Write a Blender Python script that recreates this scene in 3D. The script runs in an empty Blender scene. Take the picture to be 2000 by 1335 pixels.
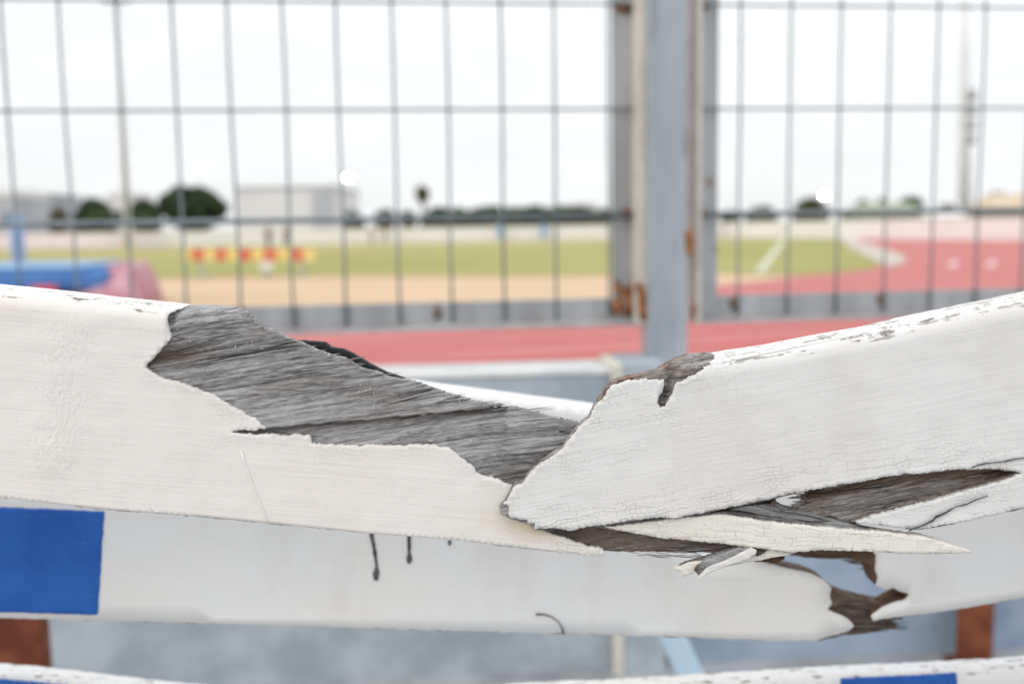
import bpy, math, random
import numpy as np
from mathutils import Vector, Matrix
from mathutils.geometry import delaunay_2d_cdt

random.seed(7)
RNG = np.random.default_rng(11)
S = bpy.context.scene
COL = S.collection

# ------------------------------------------------------------------ camera
CAM_Z = 1.45
PITCH = math.atan(227.5 / 2000.0)
ROLL = math.radians(-0.9)
cam_d = bpy.data.cameras.new('camera')
cam = bpy.data.objects.new('camera', cam_d)
COL.objects.link(cam)
ROT = Matrix.Rotation(math.pi / 2 - PITCH, 3, 'X') @ Matrix.Rotation(ROLL, 3, 'Z')
cam.matrix_world = Matrix.Translation((0, 0, CAM_Z)) @ ROT.to_4x4()
cam_d.sensor_width = 36.0
cam_d.lens = 36.0
cam_d.clip_start = 0.02
cam_d.clip_end = 3000.0
cam_d.dof.use_dof = True
cam_d.dof.focus_distance = 0.444
cam_d.dof.aperture_fstop = 6.5
S.camera = cam

# ------------------------------------------------------------------ sky, sun, exposure
SUN_EL, SUN_AZ = math.radians(26), math.radians(-128)   # azimuth from +Y, clockwise; the sun stands behind the left shoulder
W = bpy.data.worlds.new('World')
S.world = W
W.use_nodes = True
wn = W.node_tree
wn.nodes.clear()
sky = wn.nodes.new('ShaderNodeTexSky')
sky.sky_type = 'NISHITA'
sky.sun_disc = False
sky.sun_elevation = SUN_EL
sky.sun_rotation = SUN_AZ
sky.dust_density = 3.0
hs = wn.nodes.new('ShaderNodeMixRGB')         # thin even cloud over the blue
hs.inputs['Fac'].default_value = 0.84
tc = wn.nodes.new('ShaderNodeTexCoord')
sx_ = wn.nodes.new('ShaderNodeSeparateXYZ')
wn.links.new(tc.outputs['Generated'], sx_.inputs[0])
oc = wn.nodes.new('ShaderNodeMapRange')        # the even overcast gradient: twice as bright overhead as at the horizon
for k_, v_ in (('From Min', 0.0), ('From Max', 1.0), ('To Min', 0.0), ('To Max', 1.0)): oc.inputs[k_].default_value = v_
wn.links.new(sx_.outputs['Z'], oc.inputs['Value'])
ocm = wn.nodes.new('ShaderNodeMixRGB')
ocm.inputs['Color1'].default_value = (10.55, 10.75, 10.9, 1)
ocm.inputs['Color2'].default_value = (20.0, 20.6, 21.2, 1)
pw = wn.nodes.new('ShaderNodeMath'); pw.operation = 'POWER'; pw.inputs[1].default_value = 1.6
wn.links.new(oc.outputs[0], pw.inputs[0])
wn.links.new(pw.outputs[0], ocm.inputs['Fac'])
cl = wn.nodes.new('ShaderNodeTexNoise')        # faint unevenness of the cloud sheet, the same all round
cl.inputs['Scale'].default_value = 5.0; cl.inputs['Detail'].default_value = 4.0
mp_ = wn.nodes.new('ShaderNodeMapping'); mp_.inputs['Scale'].default_value = (1, 1, 3.5)
wn.links.new(tc.outputs['Generated'], mp_.inputs[0]); wn.links.new(mp_.outputs[0], cl.inputs['Vector'])
cm = wn.nodes.new('ShaderNodeMapRange')
for k_, v_ in (('From Min', 0.3), ('From Max', 0.7), ('To Min', 0.79), ('To Max', 0.90)): cm.inputs[k_].default_value = v_
wn.links.new(cl.outputs['Fac'], cm.inputs['Value']); wn.links.new(cm.outputs[0], hs.inputs['Fac'])
wn.links.new(ocm.outputs[0], hs.inputs['Color2'])
bg = wn.nodes.new('ShaderNodeBackground')
bg.inputs['Strength'].default_value = 0.10
wo = wn.nodes.new('ShaderNodeOutputWorld')
wn.links.new(sky.outputs[0], hs.inputs['Color1'])
wn.links.new(hs.outputs[0], bg.inputs['Color'])
wn.links.new(bg.outputs[0], wo.inputs['Surface'])

sun_d = bpy.data.lights.new('sun', 'SUN')
sun_d.energy = 0.5
sun_d.angle = math.radians(22)
sun_d.color = (1.0, 0.90, 0.78)
sun = bpy.data.objects.new('sun', sun_d)
COL.objects.link(sun)
sd = Vector((math.sin(SUN_AZ) * math.cos(SUN_EL), math.cos(SUN_AZ) * math.cos(SUN_EL), math.sin(SUN_EL)))
sun.rotation_euler = sd.to_track_quat('Z', 'Y').to_euler()

S.view_settings.view_transform = 'Standard'
S.view_settings.look = 'None'
S.view_settings.gamma = 1.0
S.view_settings.use_curve_mapping = False
S.view_settings.exposure = 0.05
S.render.engine = 'CYCLES'
S.cycles.use_denoising = True
S.cycles.max_bounces = 5

# ------------------------------------------------------------------ picture to world
ROTN = np.array(ROT)
CAMP = np.array([0, 0, CAM_Z])


def rays(px, py):
    px = np.asarray(px, float); py = np.asarray(py, float)
    d = np.stack([(px - 1000) / 2000, -(py - 667.5) / 2000, -np.ones_like(px)], -1)
    return d @ ROTN.T


def P(px, py, Y):
    """the point of the upright plane at distance Y that stands at this place of the photograph"""
    d = rays(px, py)
    t = Y / d[..., 1]
    return CAMP + d * t[..., None]


def G(px, py, z=0.0):
    d = rays(px, py)
    t = (z - CAM_Z) / d[..., 2]
    return CAMP + d * t[..., None]


class Plane:
    """an upright plane through (0, Y0) turned by yaw; s runs along it, off behind it"""
    def __init__(s, Y0, yaw):
        s.o = np.array([0, Y0, 0.0]); a = math.radians(yaw)
        s.u = np.array([math.cos(a), math.sin(a), 0]); s.n = np.array([-math.sin(a), math.cos(a), 0])

    def sz(s, px, py, off=0.0):
        d = rays(px, py)
        t = ((s.o - CAMP) @ s.n + off) / (d @ s.n)
        p = CAMP + d * t
        return float((p - s.o) @ s.u), float(p[2])

    def pt(s, a, z, off=0.0):
        p = s.o + s.u * a + s.n * off
        return (p[0], p[1], z)


# ------------------------------------------------------------------ noise
TAB = RNG.random((256, 256))


def vn(x, y, seed=0):
    x = np.asarray(x, float) + seed * 17.3; y = np.asarray(y, float) + seed * 31.7
    i = np.floor(x).astype(int); j = np.floor(y).astype(int)
    f = x - i; g = y - j
    f = f * f * (3 - 2 * f); g = g * g * (3 - 2 * g)
    a = TAB[i % 256, j % 256]; b = TAB[(i + 1) % 256, j % 256]
    c = TAB[i % 256, (j + 1) % 256]; d = TAB[(i + 1) % 256, (j + 1) % 256]
    return (a * (1 - f) + b * f) * (1 - g) + (c * (1 - f) + d * f) * g - 0.5


def sst(a, b, x):
    t = np.clip((x - a) / (b - a), 0, 1)
    return t * t * (3 - 2 * t)


def lin(pts):
    xs = [p[0] for p in pts]; ys = [p[1] for p in pts]
    return lambda x: np.interp(x, xs, ys)


# ------------------------------------------------------------------ objects
def put(o, parent=None):
    COL.objects.link(o)
    if parent is not None:
        o.parent = parent
        o.matrix_parent_inverse = Matrix.Translation(parent.location).inverted()
    return o


def thing(name, label, cat, loc=(0, 0, 0), group=None):
    o = bpy.data.objects.new(name, None)
    o.empty_display_size = 0.05
    COL.objects.link(o)
    o.location = loc
    o['label'] = label; o['category'] = cat
    if group: o['group'] = group
    return o


def tag(o, label, cat, group=None):
    o['label'] = label; o['category'] = cat
    if group: o['group'] = group
    return o


def struct(o):
    o['kind'] = 'structure'
    return o


class MB:
    def __init__(s): s.v = []; s.f = []

    def add(s, vs, fs):
        b = len(s.v); s.v += [tuple(map(float, v)) for v in vs]; s.f += [tuple(b + i for i in f) for f in fs]
        return s

    def box8(s, p):
        """p: 4 bottom corners (counter-clockwise from above) then 4 top corners"""
        return s.add(p, [(3, 2, 1, 0), (4, 5, 6, 7), (0, 1, 5, 4), (1, 2, 6, 5), (2, 3, 7, 6), (3, 0, 4, 7)])

    def box(s, x0, x1, y0, y1, z0, z1):
        return s.box8([(x0, y0, z0), (x1, y0, z0), (x1, y1, z0), (x0, y1, z0), (x0, y0, z1), (x1, y0, z1), (x1, y1, z1), (x0, y1, z1)])

    def pbox(s, pl, s0, s1, o0, o1, z0, z1):
        q = [pl.pt(s0, z0, o0), pl.pt(s1, z0, o0), pl.pt(s1, z0, o1), pl.pt(s0, z0, o1)]
        return s.box8(q + [(a, b, z1) for a, b, _ in q])

    def tube(s, pts, r, n=10, rs=None):
        pts = [Vector(p) for p in pts]
        b = len(s.v)
        for k, p in enumerate(pts):
            t = (pts[min(k + 1, len(pts) - 1)] - pts[max(k - 1, 0)]).normalized()
            up = Vector((0, 0, 1)) if abs(t.z) < 0.9 else Vector((0, 1, 0))
            a = t.cross(up).normalized(); c = t.cross(a)
            rr = rs[k] if rs else r
            for i in range(n):
                w = 2 * math.pi * i / n
                s.v.append(tuple(p + (a * math.cos(w) + c * math.sin(w)) * rr))
        for k in range(len(pts) - 1):
            for i in range(n):
                j = (i + 1) % n
                s.f.append((b + k * n + i, b + k * n + j, b + (k + 1) * n + j, b + (k + 1) * n + i))
        s.f.append(tuple(b + i for i in range(n))[::-1])
        s.f.append(tuple(b + (len(pts) - 1) * n + i for i in range(n)))
        return s

    def build(s, name, mat, parent=None, smooth=False, bevel=0.0):
        me = bpy.data.meshes.new(name)
        me.from_pydata(s.v, [], s.f)
        me.validate(); me.update()
        if smooth: me.polygons.foreach_set('use_smooth', [True] * len(me.polygons))
        me.materials.append(mat)
        o = bpy.data.objects.new(name, me)
        put(o, parent)
        if bevel:
            m = o.modifiers.new('bevel', 'BEVEL'); m.width = bevel; m.segments = 2; m.limit_method = 'ANGLE'
        return o


def inside(poly, x, y):
    px = poly[:, 0]; py = poly[:, 1]
    r = np.zeros(x.shape, bool)
    j = len(poly) - 1
    for i in range(len(poly)):
        c = ((py[i] > y) != (py[j] > y))
        if c.any():
            xi = (px[j] - px[i]) * (y - py[i]) / (py[j] - py[i] + 1e-12) + px[i]
            r ^= c & (x < xi)
        j = i
    return r


def edge_dist(poly, x, y, close=True):
    d = np.full(x.shape, 1e9)
    n = len(poly)
    for i in range(n if close else n - 1):
        a = poly[i]; b = poly[(i + 1) % n]
        ab = b - a; L = ab @ ab + 1e-12
        t = np.clip(((x - a[0]) * ab[0] + (y - a[1]) * ab[1]) / L, 0, 1)
        d = np.minimum(d, np.hypot(x - a[0] - t * ab[0], y - a[1] - t * ab[1]))
    return d


def ragged(pts, step, amp, seed=1, teeth=0.5, calm=()):
    """break a polyline into short steps and push them about, as torn paint and wood are"""
    pts = np.array(pts, float); out = []
    n = len(pts); acc = 0.0
    rg = np.random.default_rng(seed)
    for i in range(n):
        a = pts[i]; b = pts[(i + 1) % n]
        d = b - a; L = np.hypot(*d)
        if L < 1e-6: continue
        off = (a[0] < -60 and b[0] < -60) or (a[0] > 2060 and b[0] > 2060)
        m = 1 if off else max(1, int(L / step))
        if L > 600 and not off: m = int(min(L, 2200) / step)
        nr = np.array([-d[1], d[0]]) / L
        for k in range(m):
            t = k / m
            p = a + d * t
            if -80 < p[0] < 2080 and amp > 0:
                w = vn((acc + t * L) / 22.0, seed * 3.1) * 2.0 + vn((acc + t * L) / 7.0, seed * 5.7) * 1.2
                w += (rg.random() - 0.5) * teeth * 2
                if any(c0 <= i < c1 for c0, c1 in calm): w *= 0.22
                if k == 0: w *= 0.3
                p = p + nr * w * amp
            out.append(p)
        acc += L
    return np.array(out)


def wrap(top, deep, ok=lambda x: True, tol=4.0):
    return lambda x, y: deep if (abs(y - float(top(x))) < tol and ok(x)) else 0.0019


def sheet(name, mat, parent, outline, Y0, thick, h=None, dx=12, dy=6, skew=0.0, attrs=None, smooth=True, back=None):
    """a slab whose front is a relief: outline in photograph places on the upright plane Y0, relief h in metres (to the back)"""
    out = np.array(outline, float)
    x0, x1 = out[:, 0].min(), out[:, 0].max()
    gx = [np.arange(max(x0, -60), min(x1, 2060), dx)]
    if x0 < -60: gx.append(np.arange(x0, -60, 160))
    if x1 > 2060: gx.append(np.arange(2060, x1, 160))
    gx = np.concatenate(gx)
    gv = np.arange((out[:, 1] + skew * out[:, 0]).min(), (out[:, 1] + skew * out[:, 0]).max(), dy)
    X, V = np.meshgrid(gx, gv)
    X = X.ravel(); Yp = V.ravel() - skew * X
    farm = (X < -60) | (X > 2060)
    keep = ~farm | (np.arange(X.size) % 9 == 0)
    X = X[keep]; Yp = Yp[keep]
    m = inside(out, X, Yp); X = X[m]; Yp = Yp[m]
    m = edge_dist(out, X, Yp) > min(dx, dy) * 0.45
    X = X[m]; Yp = Yp[m]
    n = len(out)
    vs = [Vector(p) for p in out] + [Vector((a, b)) for a, b in zip(X, Yp)]
    res = delaunay_2d_cdt(vs, [], [list(range(n))], 1, 1e-4)
    v2 = np.array([(p.x, p.y) for p in res[0]])
    tris = [tuple(f) for f in res[2]]
    p3 = P(v2[:, 0], v2[:, 1], Y0)
    hh = h(v2[:, 0], v2[:, 1]) if h is not None else np.zeros(len(v2))
    p3[:, 1] += hh
    # front triangles face the camera (-Y)
    F = []
    for t in tris:
        a, b, c = (p3[i] for i in t)
        nrm = np.cross(b - a, c - a)
        F.append(t if nrm[1] < 0 else t[::-1])
    cnt = {}
    for t in F:
        for a, b in ((t[0], t[1]), (t[1], t[2]), (t[2], t[0])):
            cnt[(a, b)] = cnt.get((a, b), 0) + 1
    be = [e for e in cnt if (e[1], e[0]) not in cnt]
    bi = {}
    V3 = [tuple(p) for p in p3]
    for a, b in be:
        for i in (a, b):
            if i not in bi:
                bi[i] = len(V3)
                q = p3[i]
                th = back(v2[i, 0], v2[i, 1]) if back else thick
                V3.append((q[0], max(Y0 + th, q[1] + 0.0004), q[2]))
    nf = len(F)
    nxt = {}
    for a, b in be:
        F.append((b, a, bi[a], bi[b]))
        nxt[a] = b
    seen = set()
    for a in list(nxt):
        if a in seen: continue
        loop = []; c = a
        while c not in seen and c in nxt:
            seen.add(c); loop.append(bi[c]); c = nxt[c]
        if len(loop) > 2: F.append(tuple(loop[::-1]))
    me = bpy.data.meshes.new(name)
    me.from_pydata(V3, [], F)
    if attrs:
        for k, fn in attrs.items():
            at = me.attributes.new(k, 'FLOAT', 'POINT')
            val = np.zeros(len(V3)); val[:len(v2)] = fn(v2[:, 0], v2[:, 1])
            for i, j in bi.items(): val[j] = val[i]
            at.data.foreach_set('value', val.astype(np.float32))
    sm = [i < nf and smooth for i in range(len(F))]
    me.polygons.foreach_set('use_smooth', sm)
    me.update()
    me.materials.append(mat)
    return put(bpy.data.objects.new(name, me), parent)


# ------------------------------------------------------------------ materials
class NT:
    def __init__(s, name, rough=0.7, spec=0.3):
        s.m = bpy.data.materials.new(name); s.m.use_nodes = True
        s.t = s.m.node_tree; s.b = s.t.nodes['Principled BSDF']
        s.b.inputs['Roughness'].default_value = rough
        s.b.inputs['Specular IOR Level'].default_value = spec
        s.co = s.t.nodes.new('ShaderNodeTexCoord').outputs['Object']

    def nd(s, kind): return s.t.nodes.new(kind)

    def ln(s, a, b):
        if hasattr(a, 'is_linked') or hasattr(a, 'links'): s.t.links.new(a, b)
        else: b.default_value = a

    def mapped(s, scale=(1, 1, 1), rot=(0, 0, 0), vec=None):
        n = s.nd('ShaderNodeMapping'); s.ln(vec or s.co, n.inputs['Vector'])
        n.inputs['Scale'].default_value = scale; n.inputs['Rotation'].default_value = rot
        return n.outputs[0]

    def noise(s, vec, scale=1.0, detail=3.0, rough=0.55, dist=0.0):
        n = s.nd('ShaderNodeTexNoise'); s.ln(vec, n.inputs['Vector'])
        n.inputs['Scale'].default_value = scale; n.inputs['Detail'].default_value = detail
        n.inputs['Roughness'].default_value = rough; n.inputs['Distortion'].default_value = dist
        return n.outputs['Fac']

    def math(s, op, a, b=0.0, c=0.0):
        n = s.nd('ShaderNodeMath'); n.operation = op
        s.ln(a, n.inputs[0]); s.ln(b, n.inputs[1]); s.ln(c, n.inputs[2])
        return n.outputs[0]

    def ramp(s, f, a, b, lo=0.0, hi=1.0):
        n = s.nd('ShaderNodeMapRange'); n.interpolation_type = 'SMOOTHSTEP'
        s.ln(f, n.inputs['Value'])
        for k, v in (('From Min', a), ('From Max', b), ('To Min', lo), ('To Max', hi)): n.inputs[k].default_value = v
        return n.outputs[0]

    def mix(s, f, a, b):
        n = s.nd('ShaderNodeMixRGB'); s.ln(f, n.inputs['Fac'])
        for v, i in ((a, 'Color1'), (b, 'Color2')):
            if isinstance(v, tuple): n.inputs[i].default_value = (*v[:3], 1)
            else: s.ln(v, n.inputs[i])
        return n.outputs[0]

    def attr(s, name):
        n = s.nd('ShaderNodeAttribute'); n.attribute_name = name
        return n.outputs['Fac']

    def bump(s, hgt, strength=0.5, dist=0.001, prev=None):
        n = s.nd('ShaderNodeBump'); s.ln(hgt, n.inputs['Height'])
        n.inputs['Strength'].default_value = strength; n.inputs['Distance'].default_value = dist
        if prev is not None: s.ln(prev, n.inputs['Normal'])
        return n.outputs[0]

    def done(s, col=None, normal=None, rough=None, metal=None):
        if col is not None:
            if isinstance(col, tuple): s.b.inputs['Base Color'].default_value = (*col[:3], 1)
            else: s.ln(col, s.b.inputs['Base Color'])
        if normal is not None: s.ln(normal, s.b.inputs['Normal'])
        if rough is not None: s.ln(rough, s.b.inputs['Roughness'])
        if metal is not None: s.b.inputs['Metallic'].default_value = metal
        return s.m


def lines(N, vec, w):
    """thin wandering cracks where a stretched noise passes its middle"""
    n = N.noise(vec, 1.0, 0.6, 0.4)
    d = N.math('ABSOLUTE', N.math('SUBTRACT', n, 0.5))
    return N.ramp(d, 0.0, w, 1.0, 0.0)


def mat_paint(name, base, tint, ang, crack=0.5, bumpy=0.5):
    """old white enamel: brush streaks along the board, a fine net of cracks, flakes where wear says so"""
    N = NT(name, 0.55, 0.35)
    v = N.mapped((1, 1, 1), (0, math.radians(-ang), 0))
    wz = N.nd('ShaderNodeTexNoise'); wz.inputs['Scale'].default_value = 130; wz.inputs['Detail'].default_value = 2; N.ln(v, wz.inputs['Vector'])
    ad = N.nd('ShaderNodeMixRGB'); ad.blend_type = 'ADD'; ad.inputs['Fac'].default_value = 0.0055
    N.ln(v, ad.inputs['Color1']); N.ln(wz.outputs['Color'], ad.inputs['Color2'])
    sp = N.nd('ShaderNodeSeparateXYZ'); N.ln(ad.outputs[0], sp.inputs[0])
    cb = N.nd('ShaderNodeCombineXYZ'); N.ln(sp.outputs['X'], cb.inputs['X']); N.ln(sp.outputs['Z'], cb.inputs['Y'])
    nets = []
    for bw, rh, ms, sd_ in ((0.0026, 0.0017, 0.00012, 0.0), (0.0085, 0.0036, 0.00013, 0.31)):
        br = N.nd('ShaderNodeTexBrick'); N.ln(N.mapped((1, 1, 1), (0, 0, sd_ * 0.06), vec=cb.outputs[0]), br.inputs['Vector'])
        br.inputs['Scale'].default_value = 1.0; br.inputs['Brick Width'].default_value = bw; br.inputs['Row Height'].default_value = rh
        br.inputs['Mortar Size'].default_value = ms; br.inputs['Mortar Smooth'].default_value = 0.4
        br.offset = 0.37; br.offset_frequency = 3; br.squash = 1.7; br.squash_frequency = 4
        nets.append(br.outputs['Fac'])
    pat = N.ramp(N.noise(N.mapped((70, 1, 130), vec=v), 1.0, 2.0), 0.44, 0.60)
    pat2 = N.ramp(N.noise(N.mapped((55, 1, 190), vec=v), 1.3, 2.0), 0.46, 0.58)
    hor = N.math('MULTIPLY', nets[0], pat)
    hor2 = N.math('MULTIPLY', nets[1], pat2)
    ver = N.math('MULTIPLY', nets[0], 0.25)
    zone = N.ramp(N.noise(v, 22.0, 2.0), 0.38, 0.68)
    net = N.math('MAXIMUM', N.math('MAXIMUM', N.math('MULTIPLY', hor, 0.7), hor2), N.math('MULTIPLY', ver, 0.8))
    frac = N.math('ADD', N.math('MULTIPLY', zone, 0.45), N.math('ADD', 0.10, N.math('MULTIPLY', N.attr('crack'), 1.0)))
    net = N.math('MINIMUM', N.math('MULTIPLY', net, frac), 1.0)
    blot = N.ramp(N.noise(N.mapped((9, 1, 12), vec=v), 1.0, 3.0), 0.35, 0.7)
    col = N.mix(blot, base, tint)
    col = N.mix(N.math('MULTIPLY', net, N.math('MULTIPLY', crack, N.math('ADD', 1.0, N.math('MULTIPLY', N.attr('crack'), 0.8)))), col, (0.16, 0.14, 0.12))
    grime = N.ramp(N.noise(N.mapped((14, 1, 7), vec=v), 1.3, 4.0, 0.65), 0.50, 0.78)
    col = N.mix(N.math('MULTIPLY', grime, 0.30), col, (0.60, 0.55, 0.49))
    spk = N.ramp(N.noise(v, 520.0, 2.0), 0.73, 0.78)
    col = N.mix(N.math('MULTIPLY', spk, 0.45), col, (0.30, 0.26, 0.22))
    col = N.mix(N.math('MULTIPLY', N.attr('stain'), N.ramp(N.noise(v, 90.0, 3.0), 0.3, 0.6, 0.4, 0.9)), col, (0.62, 0.49, 0.31))
    # bare, weathered streaks and chips
    wn_ = N.noise(N.mapped((45, 330, 520), vec=v), 1.0, 4.0, 0.6, 0.3)
    wn2 = N.noise(N.mapped((190, 260, 330), vec=v), 1.0, 3.0, 0.6)
    w = N.math('ADD', N.math('MULTIPLY', wn_, 0.6), N.math('MULTIPLY', wn2, 0.4))
    wear = N.attr('wear')
    chip = N.ramp(N.math('SUBTRACT', N.math('MULTIPLY', wear, 0.75), w), 0.0, 0.05)
    bare = N.mix(N.ramp(N.noise(N.mapped((60, 1, 900), vec=v), 1.0, 3.0), 0.3, 0.7), (0.20, 0.17, 0.145), (0.50, 0.48, 0.45))
    col = N.mix(chip, col, bare)
    fine = N.noise(N.mapped((7, 1, 360), vec=v), 1.0, 3.0, 0.6)
    med = N.noise(N.mapped((70, 1, 110), vec=v), 1.0, 2.0)
    wr = N.noise(N.mapped((260, 1, 105), (0, 0.25, 0), vec=v), 1.0, 3.0, 0.6, 1.2)
    hgt = N.math('ADD', N.math('MULTIPLY', fine, 0.75), N.math('MULTIPLY', med, 0.42))
    hgt = N.math('ADD', hgt, N.math('MULTIPLY', N.math('MULTIPLY', N.attr('wrinkle'), wr), 4.0))
    hgt = N.math('SUBTRACT', hgt, N.math('MULTIPLY', net, 0.30))
    hgt = N.math('SUBTRACT', hgt, N.math('MULTIPLY', chip, 0.9))
    return N.done(col, N.bump(hgt, bumpy, 0.0009))


def mat_wood(name, light, dark, brown, ang):
    """bare weathered timber; the 'brown' attribute marks where the break is fresh and has not greyed"""
    N = NT(name, 0.85, 0.15)
    v = N.mapped((1, 1, 1), (0, math.radians(-ang), 0))
    wv = N.nd('ShaderNodeMixRGB'); wv.blend_type = 'ADD'; wv.inputs['Fac'].default_value = 0.006
    nz = N.nd('ShaderNodeTexNoise'); nz.inputs['Scale'].default_value = 14; N.ln(v, nz.inputs['Vector'])
    N.ln(v, wv.inputs['Color1']); N.ln(nz.outputs['Color'], wv.inputs['Color2'])
    v = wv.outputs[0]
    a = N.noise(N.mapped((20, 300, 760), vec=v), 1.0, 5.0, 0.7)
    b = N.noise(N.mapped((9, 90, 150), vec=v), 1.0, 3.0, 0.5)
    c = N.noise(N.mapped((240, 200, 1500), vec=v), 1.0, 3.0, 0.7)
    g = N.math('ADD', N.math('MULTIPLY', a, 0.48), N.math('ADD', N.math('MULTIPLY', b, 0.30), N.math('MULTIPLY', c, 0.30)))
    f = N.ramp(g, 0.385, 0.665)
    grey = N.mix(f, dark, light)
    warm = N.ramp(N.noise(N.mapped((16, 1, 60), vec=v), 1.0, 2.0), 0.48, 0.72)
    grey = N.mix(N.math('MULTIPLY', warm, 0.35), grey, N.mix(f, (0.055, 0.040, 0.030), (0.26, 0.20, 0.15)))
    br = N.mix(f, tuple(0.30 * k for k in brown), brown)
    col = N.mix(N.attr('brown'), grey, br)
    slit = lines(N, N.mapped((12, 1, 210), vec=v), 0.016)
    slit = N.math('MULTIPLY', slit, N.ramp(N.noise(N.mapped((20, 1, 40), vec=v), 1.0, 2.0), 0.42, 0.62))
    col = N.mix(N.math('MULTIPLY', slit, 0.85), col, (0.022, 0.017, 0.013))
    hgt = N.math('SUBTRACT', N.math('ADD', a, N.math('MULTIPLY', c, 0.3)), N.math('MULTIPLY', slit, 0.8))
    return N.done(col, N.bump(hgt, 0.9, 0.0014))


def mat_plain(name, a, b, scale=6.0, rough=0.7, bump=0.0, bd=0.002, metal=None, lo=0.35, hi=0.65, stretch=(1, 1, 1), spec=0.3):
    N = NT(name, rough, spec)
    v = N.mapped(stretch)
    n = N.noise(v, scale, 4.0, 0.6)
    col = N.mix(N.ramp(n, lo, hi), a, b)
    nb = N.bump(N.noise(v, scale * 6, 3.0), bump, bd) if bump else None
    return N.done(col, nb, None, metal)


def mat_steel(name, a, b, rust=0.50):
    """dull galvanised steel with pale bloom, dark runs and a little rust"""
    N = NT(name, 0.5, 0.4)
    n = N.noise(N.mapped((14, 14, 3)), 1.0, 4.0, 0.6)
    col = N.mix(N.ramp(n, 0.3, 0.7), a, b)
    d = N.noise(N.mapped((30, 30, 9)), 1.0, 3.0)
    col = N.mix(N.ramp(d, 0.62, 0.78, 0.0, 0.5), col, (0.10, 0.095, 0.09))
    r = N.noise(N.mapped((16, 16, 10)), 1.3, 5.0, 0.65)
    col = N.mix(N.ramp(r, rust + 0.14, rust + 0.24, 0.0, 0.85), col, (0.23, 0.095, 0.035))
    return N.done(col, N.bump(n, 0.15, 0.002), None, 0.25)


def mat_emit(name, col, s):
    N = NT(name)
    N.b.inputs['Emission Color'].default_value = (*col, 1)
    N.b.inputs['Emission Strength'].default_value = s
    return N.done((0.8, 0.8, 0.8))


M = {}
M['paint_l'] = mat_paint('cream_white_enamel', (0.77, 0.738, 0.705), (0.775, 0.722, 0.685), 5.5, 0.17, 0.42)
M['paint_r'] = mat_paint('cool_white_enamel', (0.725, 0.715, 0.705), (0.735, 0.708, 0.688), -10.5, 0.21, 0.44)
M['paint_s'] = mat_paint('splinter_enamel', (0.775, 0.74, 0.68), (0.775, 0.725, 0.645), 4.5, 0.26, 0.5)
M['paint_2'] = mat_paint('rear_board_enamel', (0.835, 0.835, 0.84), (0.85, 0.825, 0.795), 2.5, 0.12, 0.30)
M['wood_l'] = mat_wood('weathered_grey_timber', (0.51, 0.505, 0.51), (0.115, 0.108, 0.106), (0.20, 0.125, 0.075), -7.5)
M['wood_r'] = mat_wood('weathered_timber_right', (0.46, 0.44, 0.43), (0.085, 0.073, 0.066), (0.30, 0.19, 0.135), -11)
M['wood_s'] = mat_wood('weathered_timber_splinter', (0.44, 0.435, 0.44), (0.09, 0.082, 0.08), (0.15, 0.085, 0.05), 8)
M['wood_2'] = mat_wood('rear_board_timber', (0.26, 0.21, 0.185), (0.07, 0.052, 0.042), (0.22, 0.13, 0.085), 0)
M['black'] = mat_plain('black_painted_back', (0.008, 0.009, 0.010), (0.016, 0.017, 0.019), 90, 0.6, 0.3, 0.0004)
Nb = NT('blue_board_paint', 0.5, 0.35)
sc_ = Nb.ramp(Nb.noise(Nb.mapped((40, 1, 160), (0, 0.5, 0)), 1.0, 4.0, 0.7), 0.60, 0.80)
bl_ = Nb.mix(Nb.ramp(Nb.noise(Nb.co, 30.0, 3.0), 0.35, 0.65), (0.010, 0.095, 0.42), (0.018, 0.125, 0.48))
M['blue'] = Nb.done(Nb.mix(Nb.math('MULTIPLY', sc_, 0.30), bl_, (0.20, 0.33, 0.62)), Nb.bump(Nb.noise(Nb.mapped((20, 1, 300)), 1.0, 3.0), 0.2, 0.0005))
M['dirt'] = mat_plain('dark_scuff', (0.05, 0.05, 0.053), (0.13, 0.13, 0.135), 200, 0.9)
M['thread'] = mat_plain('paint_ridge', (0.80, 0.745, 0.70), (0.80, 0.77, 0.74), 90, 0.6)
M['steel'] = mat_steel('galvanised_steel', (0.32, 0.325, 0.335), (0.46, 0.47, 0.485))
M['steel_post'] = mat_steel('galvanised_post', (0.30, 0.335, 0.38), (0.42, 0.455, 0.505), 0.6)
M['wire'] = mat_steel('galvanised_wire', (0.145, 0.175, 0.195), (0.25, 0.285, 0.31), 0.6)
M['rust'] = mat_plain('orange_brown_rust', (0.10, 0.045, 0.025), (0.40, 0.165, 0.065), 60, 0.95, 0.5, 0.001)
M['weld'] = mat_plain('brown_weld', (0.09, 0.065, 0.05), (0.22, 0.15, 0.11), 60, 0.9)
M['rustpost'] = mat_plain('rusty_brown_steel', (0.13, 0.035, 0.018), (0.23, 0.075, 0.035), 18, 0.9, 0.3, 0.002)
M['lightblue'] = mat_plain('pale_blue_painted_steel', (0.50, 0.66, 0.80), (0.56, 0.72, 0.85), 14, 0.5)
M['framesunlit'] = mat_plain('cream_sunlit_edge', (0.56, 0.52, 0.46), (0.68, 0.63, 0.56), 14, 0.6)  # warm sunlight on the flanges' left faces, put into the colour
M['framew'] = mat_plain('white_painted_frame', (0.62, 0.63, 0.64), (0.74, 0.74, 0.73), 14, 0.5)
M['conc'] = mat_plain('mottled_grey_concrete', (0.31, 0.36, 0.405), (0.46, 0.51, 0.56), 9, 0.9, 0.35, 0.004, lo=0.3, hi=0.7)
M['concb'] = mat_plain('blue_washed_concrete', (0.24, 0.31, 0.41), (0.35, 0.425, 0.53), 8, 0.9, 0.35, 0.004, lo=0.3, hi=0.7)
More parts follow.
